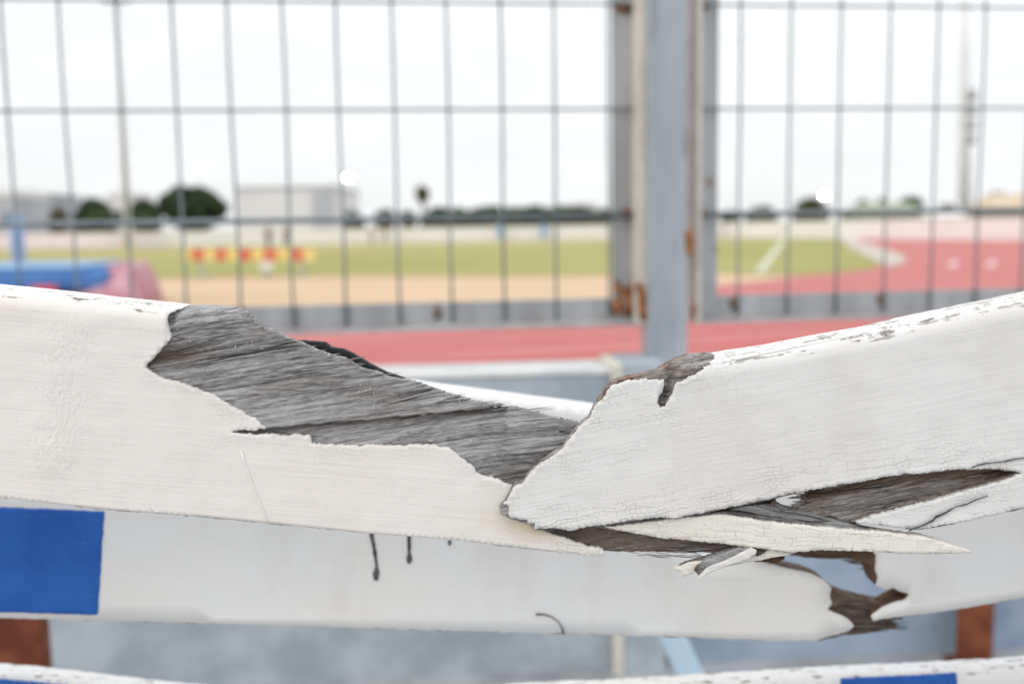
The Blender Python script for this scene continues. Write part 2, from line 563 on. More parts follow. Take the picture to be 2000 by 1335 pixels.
M['coping'] = mat_plain('pale_coping', (0.62, 0.63, 0.63), (0.76, 0.76, 0.75), 12, 0.85, 0.3, 0.003)
M['sunlit'] = mat_plain('pier_sun_cream', (0.62, 0.60, 0.52), (0.70, 0.68, 0.60), 16, 0.9, 0.3, 0.003)  # warm light on the pier's left side, put into the colour
M['floor'] = mat_plain('grey_platform_concrete', (0.26, 0.27, 0.28), (0.42, 0.43, 0.44), 7, 0.9, 0.3, 0.004)

# ------------------------------------------------------------------ far ground
def gsheet(name, mat, pts, z, world=False):
    me = bpy.data.meshes.new(name)
    if world: v = [(x, y, z) for x, y in pts]
    else: v = [(*G(a, b)[:2], z) for a, b in pts]
    me.from_pydata(v, [], [tuple(range(len(v)))])
    me.update(); me.materials.append(mat)
    if me.polygons[0].normal.z < 0: me.flip_normals()
    return struct(put(bpy.data.objects.new(name, me)))


M['earth'] = mat_plain('dry_ground', (0.20, 0.19, 0.15), (0.26, 0.25, 0.20), 0.3, 0.95)
M['track'] = mat_plain('red_track_rubber', (0.45, 0.142, 0.132), (0.51, 0.18, 0.168), 0.8, 0.9, stretch=(0.15, 1, 1))
M['trackline'] = mat_plain('dark_red_track', (0.43, 0.085, 0.075), (0.46, 0.10, 0.09), 2, 0.9)
M['clay'] = mat_plain('orange_clay', (0.54, 0.38, 0.24), (0.62, 0.45, 0.30), 0.5, 0.95, stretch=(0.2, 1, 1))
M['grass'] = mat_plain('olive_turf', (0.28, 0.272, 0.075), (0.36, 0.335, 0.125), 0.22, 0.95, stretch=(0.3, 1, 1))  # the turf's own yellow-olive colour, patchy
M['drygrass'] = mat_plain('straw_turf', (0.38, 0.32, 0.13), (0.35, 0.32, 0.12), 0.2, 0.95, stretch=(0.2, 1, 1))
M['line'] = mat_plain('worn_white_line', (0.50, 0.50, 0.38), (0.62, 0.62, 0.52), 2, 0.8)
M['lanemark'] = mat_plain('worn_lane_paint', (0.62, 0.42, 0.42), (0.70, 0.55, 0.54), 3, 0.9)
M['kerb'] = mat_plain('pale_kerb', (0.47, 0.41, 0.35), (0.54, 0.48, 0.42), 1, 0.9)

gsheet('ground', M['earth'], [(-1500, -300), (1500, -300), (1500, 2500), (-1500, 2500)], -0.05, True)
gsheet('running_track', M['track'], [(-90, 2.2), (90, 2.2), (60, 20), (36.5, 55.5), (19.4, 93.2), (-90, 93.2)], 0.0, True)
gsheet('clay_runway', M['clay'], [(-600, 556), (250, 546), (600, 541), (1200, 540), (1400, 536), (1560, 540), (1470, 551), (1390, 558), (1250, 636), (330, 640), (280, 585), (-600, 590)], 0.004)
gsheet('grass_field', M['grass'], [(-900, 556), (-300, 549), (250, 544), (600, 540), (1200, 539), (1400, 535), (1560, 538), (1660, 531), (1715, 522), (1722, 516), (1690, 500), (1652, 478), (1640, 465), (1400, 465), (600, 477), (0, 488), (-900, 504)], 0.008)
gsheet('dry_grass', M['drygrass'], [(-900, 522), (100, 506), (600, 496), (1200, 485), (1500, 476), (1400, 465.5), (600, 477.5), (0, 488.5), (-900, 504.5)], 0.012)
gsheet('track_kerb', M['kerb'], [(1641, 466), (1662, 465), (1718, 483), (1764, 499), (1770, 512), (1740, 521), (1724, 516), (1692, 500), (1654, 478)], 0.012)
gsheet('pitch_line', M['line'], [(1474, 532), (1492, 532), (1536, 467), (1527, 467)], 0.014)
for a, b, w in (((300, 722), (2300, 588), 0.20), ((300, 752), (2300, 622), 0.34), ((300, 700), (2300, 566), 0.14)):
    p, q = G(*a), G(*b)
    d = (q - p)[:2]; d /= np.hypot(*d); n = np.array([-d[1], d[0]]) * w
    gsheet('track_lane_line', M['trackline'], [p[:2] - d * 4, q[:2] + d * 10, q[:2] + d * 10 + n, p[:2] - d * 4 + n], 0.004, True)
for a in (1850, 1925):
    gsheet('lane_mark', M['lanemark'], [(a, 521), (a + 16, 521), (a + 22, 509), (a + 8, 509)], 0.006)

# ------------------------------------------------------------------ platform and low wall
WALL = Plane(1.80, 4.4)
s_, FLOOR_Z = WALL.sz(1000, 1312)
_, WTOP = WALL.sz(1000, 724)
fl = MB(); fl.box(-6, 6, -4, WALL.pt(0, 0)[1] + 0.6, FLOOR_Z - 0.68, FLOOR_Z)
struct(fl.build('platform_floor', M['floor']))
sj, _ = WALL.sz(1192, 900)
sp1, _ = WALL.sz(1293, 900)


def low_wall(name, label, s0, s1, mat, o0, o1):
    t = thing(name, label, 'wall', WALL.pt((s0 + s1) / 2, FLOOR_Z, 0))
    m = MB()
    m.pbox(WALL, s0, s1, o0, o1, FLOOR_Z - 0.3, WTOP - 0.010)
    m.build('wall_face', mat, t, bevel=0.003)
    m = MB()
    m.pbox(WALL, s0, s1, o0 - 0.004, o1 + 0.004, WTOP - 0.0098, WTOP)
    m.build('coping', M['coping'], t, bevel=0.002)
    return t


low_wall('concrete_wall', 'low grey mottled concrete wall with pale coping below the wire fence, left part', -3.2, sj, M['conc'], 0, 0.12)
low_wall('concrete_wall', 'low blue-washed concrete wall behind the snapped rail ends, right of the pier', sp1 + 0.012, 3.2, M['concb'], 0, 0.12)
pier = thing('concrete_pier', 'narrow concrete pier with a cream edge painted as sunlit under the steel post', 'pier', WALL.pt((sj + sp1) / 2, FLOOR_Z, 0))
m = MB(); m.pbox(WALL, sj + 0.021, sp1, -0.035, 0.12, FLOOR_Z - 0.3, WTOP + 0.012); m.build('pier_body', M['conc'], pier, bevel=0.003)
m = MB(); m.pbox(WALL, sj + 0.001, sj + 0.0205, -0.03, 0.12, FLOOR_Z - 0.3, WTOP + 0.010); m.build('painted_sun_strip', M['sunlit'], pier, bevel=0.002)  # added face-on strip, coloured as the pier's sunlit left side

# ------------------------------------------------------------------ wire fence
FENCE = Plane(1.90, 6.5)
rowz = [FENCE.sz(800, 6)[1], FENCE.sz(800, 215)[1], FENCE.sz(800, 427)[1]]
dz = rowz[0] - rowz[1]
rowz = [rowz[0] + 2 * dz, rowz[0] + dz] + rowz
ZT = rowz[0] + 0.03
z_rt = FENCE.sz(900, 589)[1]; z_rb = FENCE.sz(900, 634)[1]


def blob(name, mat, parent, c, r, seed=0):
    rg = random.Random(seed)
    m = MB(); vs = []; fs = []
    nu, nv = 8, 5
    for j in range(nv + 1):
        th = math.pi * j / nv
        for i in range(nu):
            ph = 2 * math.pi * i / nu
            k = 1 + rg.uniform(-0.25, 0.25)
            vs.append((c[0] + r[0] * k * math.sin(th) * math.cos(ph), c[1] + r[1] * k * math.sin(th) * math.sin(ph), c[2] + r[2] * k * math.cos(th)))
    for j in range(nv):
        for i in range(nu):
            k = (i + 1) % nu
            fs.append((j * nu + i, (j + 1) * nu + i, (j + 1) * nu + k, j * nu + k))
    m.add(vs, fs)
    return m.build(name, mat, parent, True)


def fence_panel(label, s0, s1, wires, flange_right):
    t = thing('mesh_fence', label, 'fence', FENCE.pt((s0 + s1) / 2, z_rb, 0), 'wire mesh fence panels')
    w = 0.056
    # bottom and top rails: angle iron
    m = MB(); m.pbox(FENCE, s0, s1, 0.004, 0.010, z_rb, z_rt); m.build('bottom_rail', M['steel'], t, bevel=0.001)
    m = MB(); m.pbox(FENCE, s0, s1, -0.040, 0.004, z_rb - 0.006, z_rb - 0.0005); m.build('bottom_rail_flange', M['steel'], t, bevel=0.001)
    m = MB(); m.pbox(FENCE, s0, s1, 0.004, 0.010, ZT - 0.04, ZT); m.build('top_rail', M['steel'], t, bevel=0.001)
    # stiles
    for k, (a, b) in enumerate(((s0, s0 + w), (s1 - w, s1))):
        m = MB(); m.pbox(FENCE, a, b, 0.0105, 0.016, z_rb - 0.004, ZT); m.build('stile', M['steel'], t, bevel=0.001)
        c = a if k == 0 else b
        m = MB(); m.pbox(FENCE, c - (0.020 if k else 0.004), c + (0.006 if k else 0.006), -0.052, 0.0103, z_rb - 0.004, ZT); m.build('stile_flange', M['framesunlit'], t, bevel=0.001)  # face-on flange strip, its cream standing for a sunlit left face
    for s in wires:
        b = random.uniform(-0.0015, 0.0015)
        pts = [FENCE.pt(s + b * math.sin(k * 1.3), z_rb + 0.004 + (ZT - z_rb - 0.01) * k / 8, 0) for k in range(9)]
        m = MB(); m.tube(pts, 0.0025, 8); m.build('vertical_wire', M['wire'], t, True)
    for k, z in enumerate(rowz):
        r = 0.0050 if k == 4 else 0.0025
        m = MB(); m.tube([FENCE.pt(s0 + 0.01, z, -r - 0.0022), FENCE.pt(s1 - 0.01, z, -r - 0.0022)], r, 8)
        m.build('horizontal_wire', M['wire'], t, True)
    return t


wl = [FENCE.sz(x, 215)[0] for x in (15, 127, 237, 345, 452, 558, 662, 770, 875, 980, 1083, 1188)]
d0 = (wl[-1] - wl[0]) / 11
wl = [wl[0] - d0 * k for k in range(16, 0, -1)] + wl
wr = [FENCE.sz(x, 212)[0] for x in (1445, 1543, 1640, 1735, 1828, 1918)]
wr += [wr[-1] + d0 * k for k in range(1, 15)]
sL = FENCE.sz(1256, 300)[0]; sR = FENCE.sz(1349, 300)[0]
pl_ = fence_panel('left panel of galvanised wire mesh fence in an angle-iron frame', wl[0] - 0.06, sL, wl, True)
pr_ = fence_panel('right panel of galvanised wire mesh fence in an angle-iron frame', sR, wr[-1] + 0.06, wr, False)
# welds and rust on the frames
for k, (x, y, p, rx, rz) in enumerate(((1222, 12, pl_, 0.016, 0.007), (1226, 416, pl_, 0.015, 0.008), (1375, 10, pr_, 0.012, 0.006), (1372, 414, pr_, 0.012, 0.006),
                                       (1205, 598, pl_, 0.010, 0.016), (855, 612, pl_, 0.010, 0.010), (1437, 592, pr_, 0.011, 0.012), (1725, 584, pr_, 0.009, 0.012), (1228, 606, pl_, 0.012, 0.012))):
    s, z = FENCE.sz(x, y, -0.004)
    blob('weld', M['weld'] if k in (5, 6, 7) else M['rust'], p, FENCE.pt(s, z, 0.002), (rx, 0.006, rz), k)


def rust_patch(parent, pl, pts, off, seed):
    rr = ragged(pts, 8, 2.5, seed)
    vs = [pl.pt(*pl.sz(a, b, off), off) for a, b in rr]
    n = len(vs); c = np.mean(vs, 0)
    m = MB(); m.add(vs + [pl.pt(*pl.sz(a, b, off), off + 0.002) for a, b in rr], [tuple(range(n))] + [(i, (i + 1) % n, n + (i + 1) % n, n + i) for i in range(n)])
    o = m.build('rust_patch', M['rust'], parent)
    return o


rust_patch(pl_, FENCE, [(1200, 543), (1222, 562), (1236, 545), (1246, 560), (1250, 600), (1240, 622), (1228, 600), (1212, 575), (1200, 566)], 0.0022, 3)
rust_patch(pl_, FENCE, [(1241, 556), (1252, 548), (1262, 572), (1266, 600), (1264, 628), (1252, 626), (1246, 600)], -0.0545, 4)
rust_patch(pl_, FENCE, [(1206, 4), (1236, 8), (1240, 18), (1222, 26), (1204, 18)], 0.0022, 9)
rust_patch(pr_, FENCE, [(1350, 600), (1358, 590), (1362, 606), (1360, 622), (1352, 622)], -0.0545, 6)

post = thing('fence_post', 'square galvanised steel post between the two fence panels, rust spot on its edge', 'post', FENCE.pt((sL + sR) / 2, WTOP, -0.05))
a0 = FENCE.sz(1268, 300, -0.075)[0]; a1 = FENCE.sz(1345, 300, -0.075)[0]
m = MB(); m.pbox(FENCE, a0, a1, -0.075, -0.012, WTOP - 0.02, ZT + 0.03); m.build('post_shaft', M['steel_post'], post, bevel=0.006)
m = MB(); m.pbox(FENCE, a0 - 0.003, a1 + 0.003, -0.078, -0.009, ZT + 0.03, ZT + 0.036); m.build('post_cap', M['steel_post'], post, bevel=0.002)
rust_patch(post, FENCE, [(1338, 452), (1350, 448), (1354, 470), (1352, 496), (1344, 500), (1338, 480)], -0.077, 5)

# ------------------------------------------------------------------ hurdles
def hurdle_frame(t, x, Y, ztop, zb, mat, side):
    """the upright and foot that carry a board's far end, out of the picture"""
    m = MB(); m.box(x - 0.014, x + 0.014, Y + 0.019, Y + 0.045, zb + 0.025, ztop); m.build('upright', mat, t, bevel=0.003)
    m = MB(); m.box(x - 0.018, x + 0.018, Y - 0.02, Y + 0.55, zb, zb + 0.0248); m.build('foot', mat, t, bevel=0.003)


Y1 = 0.440
PXM = Y1 / 2000.0          # metres per photograph pixel at the front rail


def round_top(top, r):
    def f(x, y):
        d = np.clip((y - top(x)) / r, 0, 1)
        return (1 - np.sqrt(np.clip(1 - (1 - d) ** 2, 0, 1))) * r * PXM
    return f


# ---- front rail, left half
TOPL = lin([(-1700, 402), (0, 563), (100, 573), (200, 585), (300, 595), (350, 600), (400, 602), (455, 604), (480, 608), (3000, 1100)])
rtl = round_top(TOPL, 40)
rtl_off = lambda x, y: rtl(x, y) * (1 - sst(430, 520, x))
CRACK = lin([(440, 844), (520, 838), (600, 830), (700, 822), (800, 812), (900, 803), (990, 793)])
PAINT_L = [(-1700, 402), (0, 563), (100, 573), (200, 585), (300, 595), (352, 601), (340, 606), (328, 614), (325, 625), (328, 640), (333, 652), (332, 662), (322, 675), (313, 685), (303, 695), (290, 708), (285, 714), (292, 722), (305, 730), (325, 741), (345, 745), (365, 752), (385, 757), (400, 765), (420, 772), (440, 785), (452, 793), (470, 800), (485, 810), (500, 815), (508, 825), (519, 836), (490, 839), (470, 838), (450, 842), (470, 846), (512, 847), (540, 848), (560, 851), (575, 847), (590, 850), (606, 852), (609, 866), (640, 868), (680, 869), (700, 872), (720, 868), (760, 869), (790, 871), (815, 867), (850, 867), (880, 877), (895, 886), (900, 893), (912, 901), (925, 911), (930, 922), (950, 930), (975, 936), (1000, 946), (1012, 956), (1050, 990), (1045, 1030), (1075, 1040), (1090, 1046), (1120, 1055), (1140, 1063), (1160, 1067), (1178, 1072), (1182, 1083), (1150, 1084), (1080, 1077), (1000, 1067), (900, 1055), (700, 1039), (520, 1021), (400, 1009), (200, 994), (0, 971), (-1700, 810)]
CORE_L = [(-1700, 408), (0, 569), (100, 579), (200, 591), (300, 600), (345, 603), (358, 601), (400, 602), (455, 604), (475, 609), (490, 621), (505, 638), (520, 641), (545, 650), (560, 662), (585, 668), (600, 675), (620, 685), (650, 696), (672, 699), (690, 711), (715, 723), (745, 730), (752, 737), (790, 742), (805, 745), (840, 757), (870, 768), (900, 776), (935, 785), (960, 788), (986, 792), (978, 796), (962, 798), (1008, 796), (1030, 802), (1045, 805), (1070, 813), (1095, 818), (1128, 823), (1150, 860), (1120, 960), (1200, 1024), (1300, 1036), (1450, 1058), (1456, 1070), (1432, 1084), (1400, 1090), (1300, 1089), (1180, 1087), (1080, 1078), (1000, 1068), (900, 1056), (700, 1040), (520, 1022), (400, 1010), (200, 995), (0, 972), (-1700, 811)]
PLn = np.array(PAINT_L, float)


def grain_l(x, y):
    return y + 0.135 * x + 26 * np.exp(-((x - 330) / 190.0) ** 2) * sst(760, 600, y) - 0.00006 * (x - 700) ** 2


def h_wood_l(x, y):
    v = grain_l(x, y)
    h = rtl_off(x, y) + 0.0011
    h = h + vn(x / 110, v / 4.0, 1) * 0.0009 + vn(x / 260, v / 11, 2) * 0.0013 + vn(x / 400, v / 45, 3) * 0.0016
    st = vn(x / 420, v / 24, 4) * 6
    h = h + (np.floor(st) - st) * 0.0010           # split laths stepping back
    c = CRACK(x); dd = y - c
    on = sst(440, 520, x) * (1 - sst(985, 995, x))
    h = h + on * np.where(dd > 0, 0.0042 * np.exp(-dd / 34.0), -0.0014 * np.exp(dd / 30.0))
    h = h + 0.0026 * np.exp(-((y - (700 - 0.12 * (x - 290))) / 15.0) ** 2) * (1 - sst(330, 520, x))
    cav = sst(1070, 1100, x) * sst(1010, 1030, y)
    h = h + cav * 0.0075
    h = h + 0.0022 * (1 - sst(330, 350, x)) * (1 - sst(30, 60, y - TOPL(x)))
    return np.maximum(h, 0.0003)


def brown_l(x, y):
    b = 0.7 * sst(1060, 1095, x) * sst(1020, 1035, y)
    b = np.maximum(b, 0.85 * np.exp(-((y - (700 - 0.12 * (x - 290))) / 16.0) ** 2) * (1 - sst(330, 470, x)))
    d = y - CRACK(x)
    b = np.maximum(b, 0.6 * np.exp(-np.clip(d, 0, 99) / 7.0) * (d > 0) * sst(440, 520, x) * (1 - sst(960, 990, x)))
    return np.clip(b, 0, 1)


def paint_lift(out_pts, base, lift, rng=14.0, seed=3):
    pl = np.array(out_pts, float)

    def f(x, y):
        d = edge_dist(pl, x, y, False)
        e = np.exp(-d / rng)
        h = base(x, y) - lift * e * (0.5 + 1.0 * (vn(x / 26, y / 26, seed) + 0.5))
        return h + vn(x / 46, y / 30, seed + 1) * 0.00035 + vn(x / 150, y / 90, seed + 2) * 0.0004
    return f


hl = thing('broken_hurdle', 'left half of the sharp front hurdle rail, cream paint torn off bare grey wood', 'hurdle', (-0.5, Y1 + 0.03, FLOOR_Z), 'broken hurdles')
wood_l = sheet('bare_wood', M['wood_l'], hl, ragged(CORE_L, 5, 0.9, 4, 0.7), Y1, 0.019, h_wood_l, 9, 2.6, 0.135, {'brown': brown_l}, back=lambda x, y: 0.0185 - 0.0135 * float(sst(380, 520, x)) * (y < 1000))
EDGE_L = np.array(PAINT_L[5:66], float)
cr_l = lambda x, y: 0.75 * np.exp(-edge_dist(EDGE_L, x, y, False) / 45.0) + 0.9 * sst(1020, 1080, y + 0.0 * x) * sst(600, 900, x)
wear_top = lambda top, w, k: (lambda x, y: k * (1 - sst(w * 0.35, w, y - top(x))))


def wear_l(x, y):
    w = 0.58 * (1 - sst(16, 40, y - TOPL(x)))
    bot = lin([(-1700, 811), (0, 972), (200, 995), (400, 1010), (520, 1022), (700, 1040), (900, 1056), (1080, 1078), (1200, 1087)])
    w = np.maximum(w, 0.56 * (1 - sst(0, 9, bot(x) - y)))
    w = np.maximum(w, 0.56 * np.exp(-edge_dist(EDGE_L, x, y, False) / 9.0))
    return w


def wrinkle_l(x, y):
    return np.exp(-((x - (125 - 0.12 * (y - 700))) / 45.0) ** 2) * sst(600, 640, y) * (1 - sst(900, 950, y)) * 0.9 + 0.18 * sst(560, 700, x) * (1 - sst(850, 950, x)) * sst(880, 920, y)


sheet('paint_film', M['paint_l'], hl, ragged(PAINT_L, 4, 1.5, 8, 1.1, ((0, 5), (len(PAINT_L) - 9, 999))), Y1 - 0.0005, 0.0019, paint_lift(EDGE_L, rtl_off, 0.0005), 13, 5, -0.1, {'wear': wear_l, 'crack': cr_l, 'wrinkle': wrinkle_l, 'stain': lambda x, y: 0.85 * np.exp(-((x - 1040) / 90.0) ** 2 - ((y - 1025 - 0.1 * (x - 1040)) / 26.0) ** 2)}, back=wrap(TOPL, 0.0185, lambda x: x < 352))
sheet('black_back_layer', M['black'], hl, ragged([(560, 690), (578, 665), (612, 667), (634, 669), (645, 678), (670, 682), (688, 690), (708, 702), (728, 714), (755, 728), (780, 736), (806, 745), (780, 790), (640, 760)], 6, 0.7, 12), Y1 + 0.0062, 0.004)
# raised hair of paint running down the face
pp = P(np.array([471, 477, 486, 495, 504, 512, 519, 524]), np.array([880, 902, 926, 950, 972, 992, 1010, 1024]), Y1 - 0.0009)
m = MB(); m.tube([tuple(p) for p in pp], 0.0005, 6, [0.0006, 0.0005, 0.00045, 0.0004, 0.0004, 0.00035, 0.0003, 0.0002]); m.build('paint_ridge', M['thread'], hl, True)
hurdle_frame(hl, -0.36, Y1, P(-600, 560, Y1)[2] + 0.02, FLOOR_Z, M['framew'], -1)

# long cream splinter that tore off with the left half and points right
SPL = [(1170, 1024), (1195, 1024), (1290, 1012), (1400, 1000), (1440, 990), (1480, 985), (1504, 983), (1509, 975), (1515, 974), (1513, 981), (1523, 985), (1532, 991), (1560, 998), (1600, 1007), (1640, 1017), (1700, 1031), (1775, 1042), (1800, 1046), (1850, 1061), (1880, 1069), (1882, 1072), (1850, 1075), (1800, 1077), (1740, 1075), (1710, 1073), (1690, 1071), (1620, 1071), (1580, 1073), (1555, 1076), (1540, 1077), (1500, 1072), (1465, 1068), (1440, 1065), (1350, 1056), (1280, 1049), (1200, 1036), (1160, 1030)]
SPP = [(1175, 1027), (1195, 1027), (1290, 1015), (1400, 1003), (1415, 1003), (1430, 1005), (1460, 1010), (1500, 1015), (1540, 1020), (1560, 1022), (1600, 1025), (1640, 1029), (1720, 1033), (1775, 1039), (1800, 1042), (1850, 1058), (1886, 1068), (1889, 1072), (1850, 1074), (1800, 1076), (1740, 1074), (1700, 1071), (1620, 1070), (1580, 1071), (1555, 1074), (1540, 1075), (1500, 1070), (1465, 1066), (1440, 1063), (1350, 1054), (1280, 1047), (1200, 1034)]
bend = lambda x: (x - 1200) * 0.0000065


def h_spl(x, y):
    v = y - 0.10 * x
    return -bend(x) + 0.0009 + vn(x / 80, v / 4.0, 7) * 0.0006 + vn(x / 200, v / 14, 8) * 0.0008


sw = sheet('splinter_wood', M['wood_s'], hl, ragged(SPL, 5, 0.7, 21, 0.7), Y1 - 0.002, 0.006, h_spl, 9, 2.6, -0.1, back=lambda x, y: 0.006 - 0.0048 * float(sst(1600, 1790, x)), attrs={'brown': lambda x, y: 0.9 * sst(1052, 1066, y - 0.03 * (x - 1400)) + 0.9 * np.exp(-((x - 1508) / 10.0) ** 2) * (y < 985)})
sheet('splinter_paint', M['paint_s'], hl, ragged(SPP, 4, 1.2, 22, 1.0), Y1 - 0.0028, 0.0016, lambda x, y: -bend(x) + vn(x / 30, y / 14, 9) * 0.0004, 10, 6, 0, {'wear': lambda x, y: 0.42 * sst(1050, 1072, y), 'crack': lambda x, y: 0.8 + 0 * x})

# small broken slivers hanging below the break
slv = [('sliver_wood', 'wood_s', [(1357, 1114), (1362, 1106), (1379, 1094), (1428, 1074), (1444, 1067), (1460, 1068), (1467, 1070), (1452, 1079), (1432, 1088), (1410, 1098), (1381, 1109), (1364, 1123)], -0.0045, 0.004, None),
       ('sliver_paint', 'paint_r', [(1361, 1130), (1371, 1119), (1383, 1107), (1410, 1097), (1424, 1091), (1438, 1083), (1468, 1070), (1478, 1074), (1476, 1082), (1468, 1086), (1462, 1091), (1442, 1098), (1424, 1104), (1408, 1110), (1391, 1116), (1375, 1126)], -0.0056, 0.0012, None),
       ('paint_chip', 'paint_s', [(1315, 1108), (1319, 1106), (1329, 1105), (1345, 1098), (1369, 1095), (1381, 1094), (1363, 1105), (1360, 1112), (1357, 1118), (1335, 1125), (1331, 1114), (1321, 1114)], -0.0025, 0.0012, None),
       ('sliver_wood', 'wood_s', [(1327, 1104), (1339, 1098), (1371, 1090), (1400, 1080), (1410, 1082), (1381, 1096), (1351, 1098)], -0.001, 0.0022, 0.4),
       ('paint_chip', 'paint_s', [(1424, 1105), (1452, 1099), (1482, 1094), (1503, 1090), (1533, 1085), (1565, 1076), (1549, 1073), (1503, 1070), (1488, 1071), (1470, 1076), (1455, 1090), (1440, 1097)], -0.0022, 0.0012, None),
       ('sliver_wood', 'wood_s', [(1470, 1096), (1499, 1090), (1533, 1085), (1532, 1091), (1519, 1098), (1493, 1097)], 0.0005, 0.003, 1.0),
       ('sliver_wood', 'wood_s', [(1470, 1078), (1486, 1072), (1500, 1072), (1494, 1078), (1480, 1086), (1476, 1084)], -0.0034, 0.001, 0.8)]
for k, (nm, mt, pts, off, th, br) in enumerate(slv):
    sheet(nm, M[mt], hl, ragged(pts, 4, 0.6, 30 + k, 0.6), Y1 + off, th, lambda x, y: vn(x / 20, y / 4, 5) * 0.0005, 6, 3, 0,
          {'brown': (lambda x, y, b=br: (b or 0) + 0.9 * (1 - sst(1358, 1372, x)) * (b is None) + 0 * x), 'crack': lambda x, y: 0.5 + 0 * x})
# torn fibres standing on the bare wood and along its broken rim, too fine to pick apart
fm = MB(); lm = MB()
COREn = np.array(CORE_L, float)
for k in range(420):
    x = random.uniform(310, 1110); y = random.uniform(600, 930)
    if not inside(COREn, np.array([x]), np.array([y]))[0] or inside(PLn, np.array([x]), np.array([y]))[0] or (x > 1000 and y > 850): continue
    hb = float(h_wood_l(np.array([x]), np.array([y]))[0])
    if k % 6 == 0:
        a = random.uniform(-1.0, 1.0) + (math.pi / 2 if random.random() < 0.7 else 0.2); L = random.uniform(4, 10)
        q = [P(np.array(x + L * t * math.cos(a + t * 0.5)), np.array(y + L * t * math.sin(a + t * 0.5)), Y1 + hb - 0.0006 - 0.0010 * math.sin(3.14 * t)) for t in (0, 0.33, 0.66, 1)]
        lm.tube([tuple(p) for p in q], 0.00010, 4)
    else:
        L = random.uniform(14, 60); a = -0.135 + random.uniform(-0.035, 0.035); up = random.uniform(0.0003, 0.0016)
        q = [P(np.array(x + L * t * math.cos(a)), np.array(y + L * t * math.sin(a)), Y1 + hb - 0.0001 - up * t * t) for t in (0, 0.3, 0.6, 0.85, 1)]
        r = random.uniform(0.00012, 0.00034)
        fm.tube([tuple(p) for p in q], r, 5, [r * 0.4, r, r, r * 0.6, r * 0.15])
rim = np.array(CORE_L[9:40], float)
for k in range(90):
    i = random.randrange(len(rim) - 1); t = random.random()
    p0 = rim[i] * (1 - t) + rim[i + 1] * t + np.array([-6, 3.0])
    L = random.uniform(8, 26); a = -0.13 + random.uniform(-0.12, 0.10)
    yo = random.uniform(0.0008, 0.004); r = random.uniform(0.00010, 0.00030)
    q = [P(np.array(p0[0] + L * t2 * math.cos(a)), np.array(p0[1] + L * t2 * math.sin(a)), Y1 + yo) for t2 in (0, 0.4, 0.75, 1)]
    fm.tube([tuple(p) for p in q], r, 5, [r, r, r * 0.7, r * 0.15])
o = fm.build('loose_fibres', M['wood_l'], hl, True); o['kind'] = 'stuff'
o = lm.build('pale_hairs', M['thread'], hl, True); o['kind'] = 'stuff'

# ---- front rail, right half
YR = Y1 - 0.0050
TOPR = lin([(1150, 800), (1185, 760), (1195, 748), (1210, 742), (1250, 735), (1290, 725), (1320, 710), (1350, 700), (1420, 694), (1500, 682), (1600, 663), (1700, 645), (1800, 622), (1900, 601), (2000, 580), (3700, 257)])
rtr = round_top(TOPR, 40)
rtr_off = lambda x, y: rtr(x, y) * sst(1230, 1420, x)
CORE_R = [(3700, 263), (2000, 586), (1900, 607), (1800, 628), (1700, 651), (1600, 669), (1500, 688), (1420, 700), (1398, 696), (1350, 700), (1320, 710), (1290, 725), (1250, 735), (1210, 742), (1195, 748), (1185, 760), (1162, 790), (1150, 815), (1132, 828), (1112, 855), (1096, 875), (1080, 885), (1060, 900), (1045, 910), (1030, 925), (1020, 940), (1006, 945), (998, 955), (990, 970), (980, 985), (975, 990), (978, 1005), (1000, 1015), (1015, 1019), (1038, 1026), (1042, 1036), (1080, 1032), (1112, 1038), (1150, 1030), (1200, 1024), (1250, 1017), (1290, 1011), (1320, 1014), (1340, 1009), (1390, 999), (1440, 989), (1510, 975), (1560, 963), (1620, 953), (1700, 939), (1760, 929), (1830, 924), (1880, 919), (1950, 918), (1992, 922), (1962, 934), (1900, 952), (1830, 971), (1780, 983), (1720, 1001), (1666, 1019), (1790, 1036), (1850, 1026), (1900, 1016), (2000, 994), (3700, 671)]
PAINT_R = [(3700, 257), (2000, 580), (1900, 601), (1800, 622), (1700, 645), (1600, 663), (1500, 682), (1402, 697), (1398, 703), (1386, 707), (1390, 712), (1374, 715), (1376, 721), (1362, 729), (1345, 734), (1334, 744), (1322, 748), (1318, 758), (1312, 772), (1305, 784), (1300, 793), (1291, 796), (1284, 786), (1288, 772), (1296, 756), (1297, 741), (1280, 741), (1262, 739), (1245, 743), (1230, 742), (1215, 747), (1202, 750), (1192, 758), (1180, 775), (1164, 792), (1152, 817), (1134, 831), (1114, 857), (1098, 877), (1082, 888), (1062, 902), (1047, 912), (1032, 927), (1022, 942), (1008, 948), (1000, 957), (993, 970), (983, 984), (994, 988), (993, 1003), (996, 1010), (1012, 1012), (1030, 1013), (1030, 1020), (1045, 1020), (1044, 1033), (1080, 1030), (1112, 1035), (1150, 1027), (1200, 1021), (1250, 1014), (1290, 1008), (1320, 1011), (1340, 1006), (1390, 996), (1440, 986), (1510, 972), (1560, 960), (1620, 950), (1700, 936), (1760, 926), (1830, 920), (1880, 915), (1950, 914), (1994, 922), (1964, 937), (1900, 955), (1830, 974), (1780, 986), (1720, 1003), (1672, 1019), (1790, 1034), (1850, 1024), (1900, 1014), (2000, 992), (3700, 669)]
hr = thing('broken_hurdle', 'right half of the sharp front hurdle rail, cool white flaking paint, rising to the right', 'hurdle', (0.5, Y1 + 0.03, FLOOR_Z), 'broken hurdles')


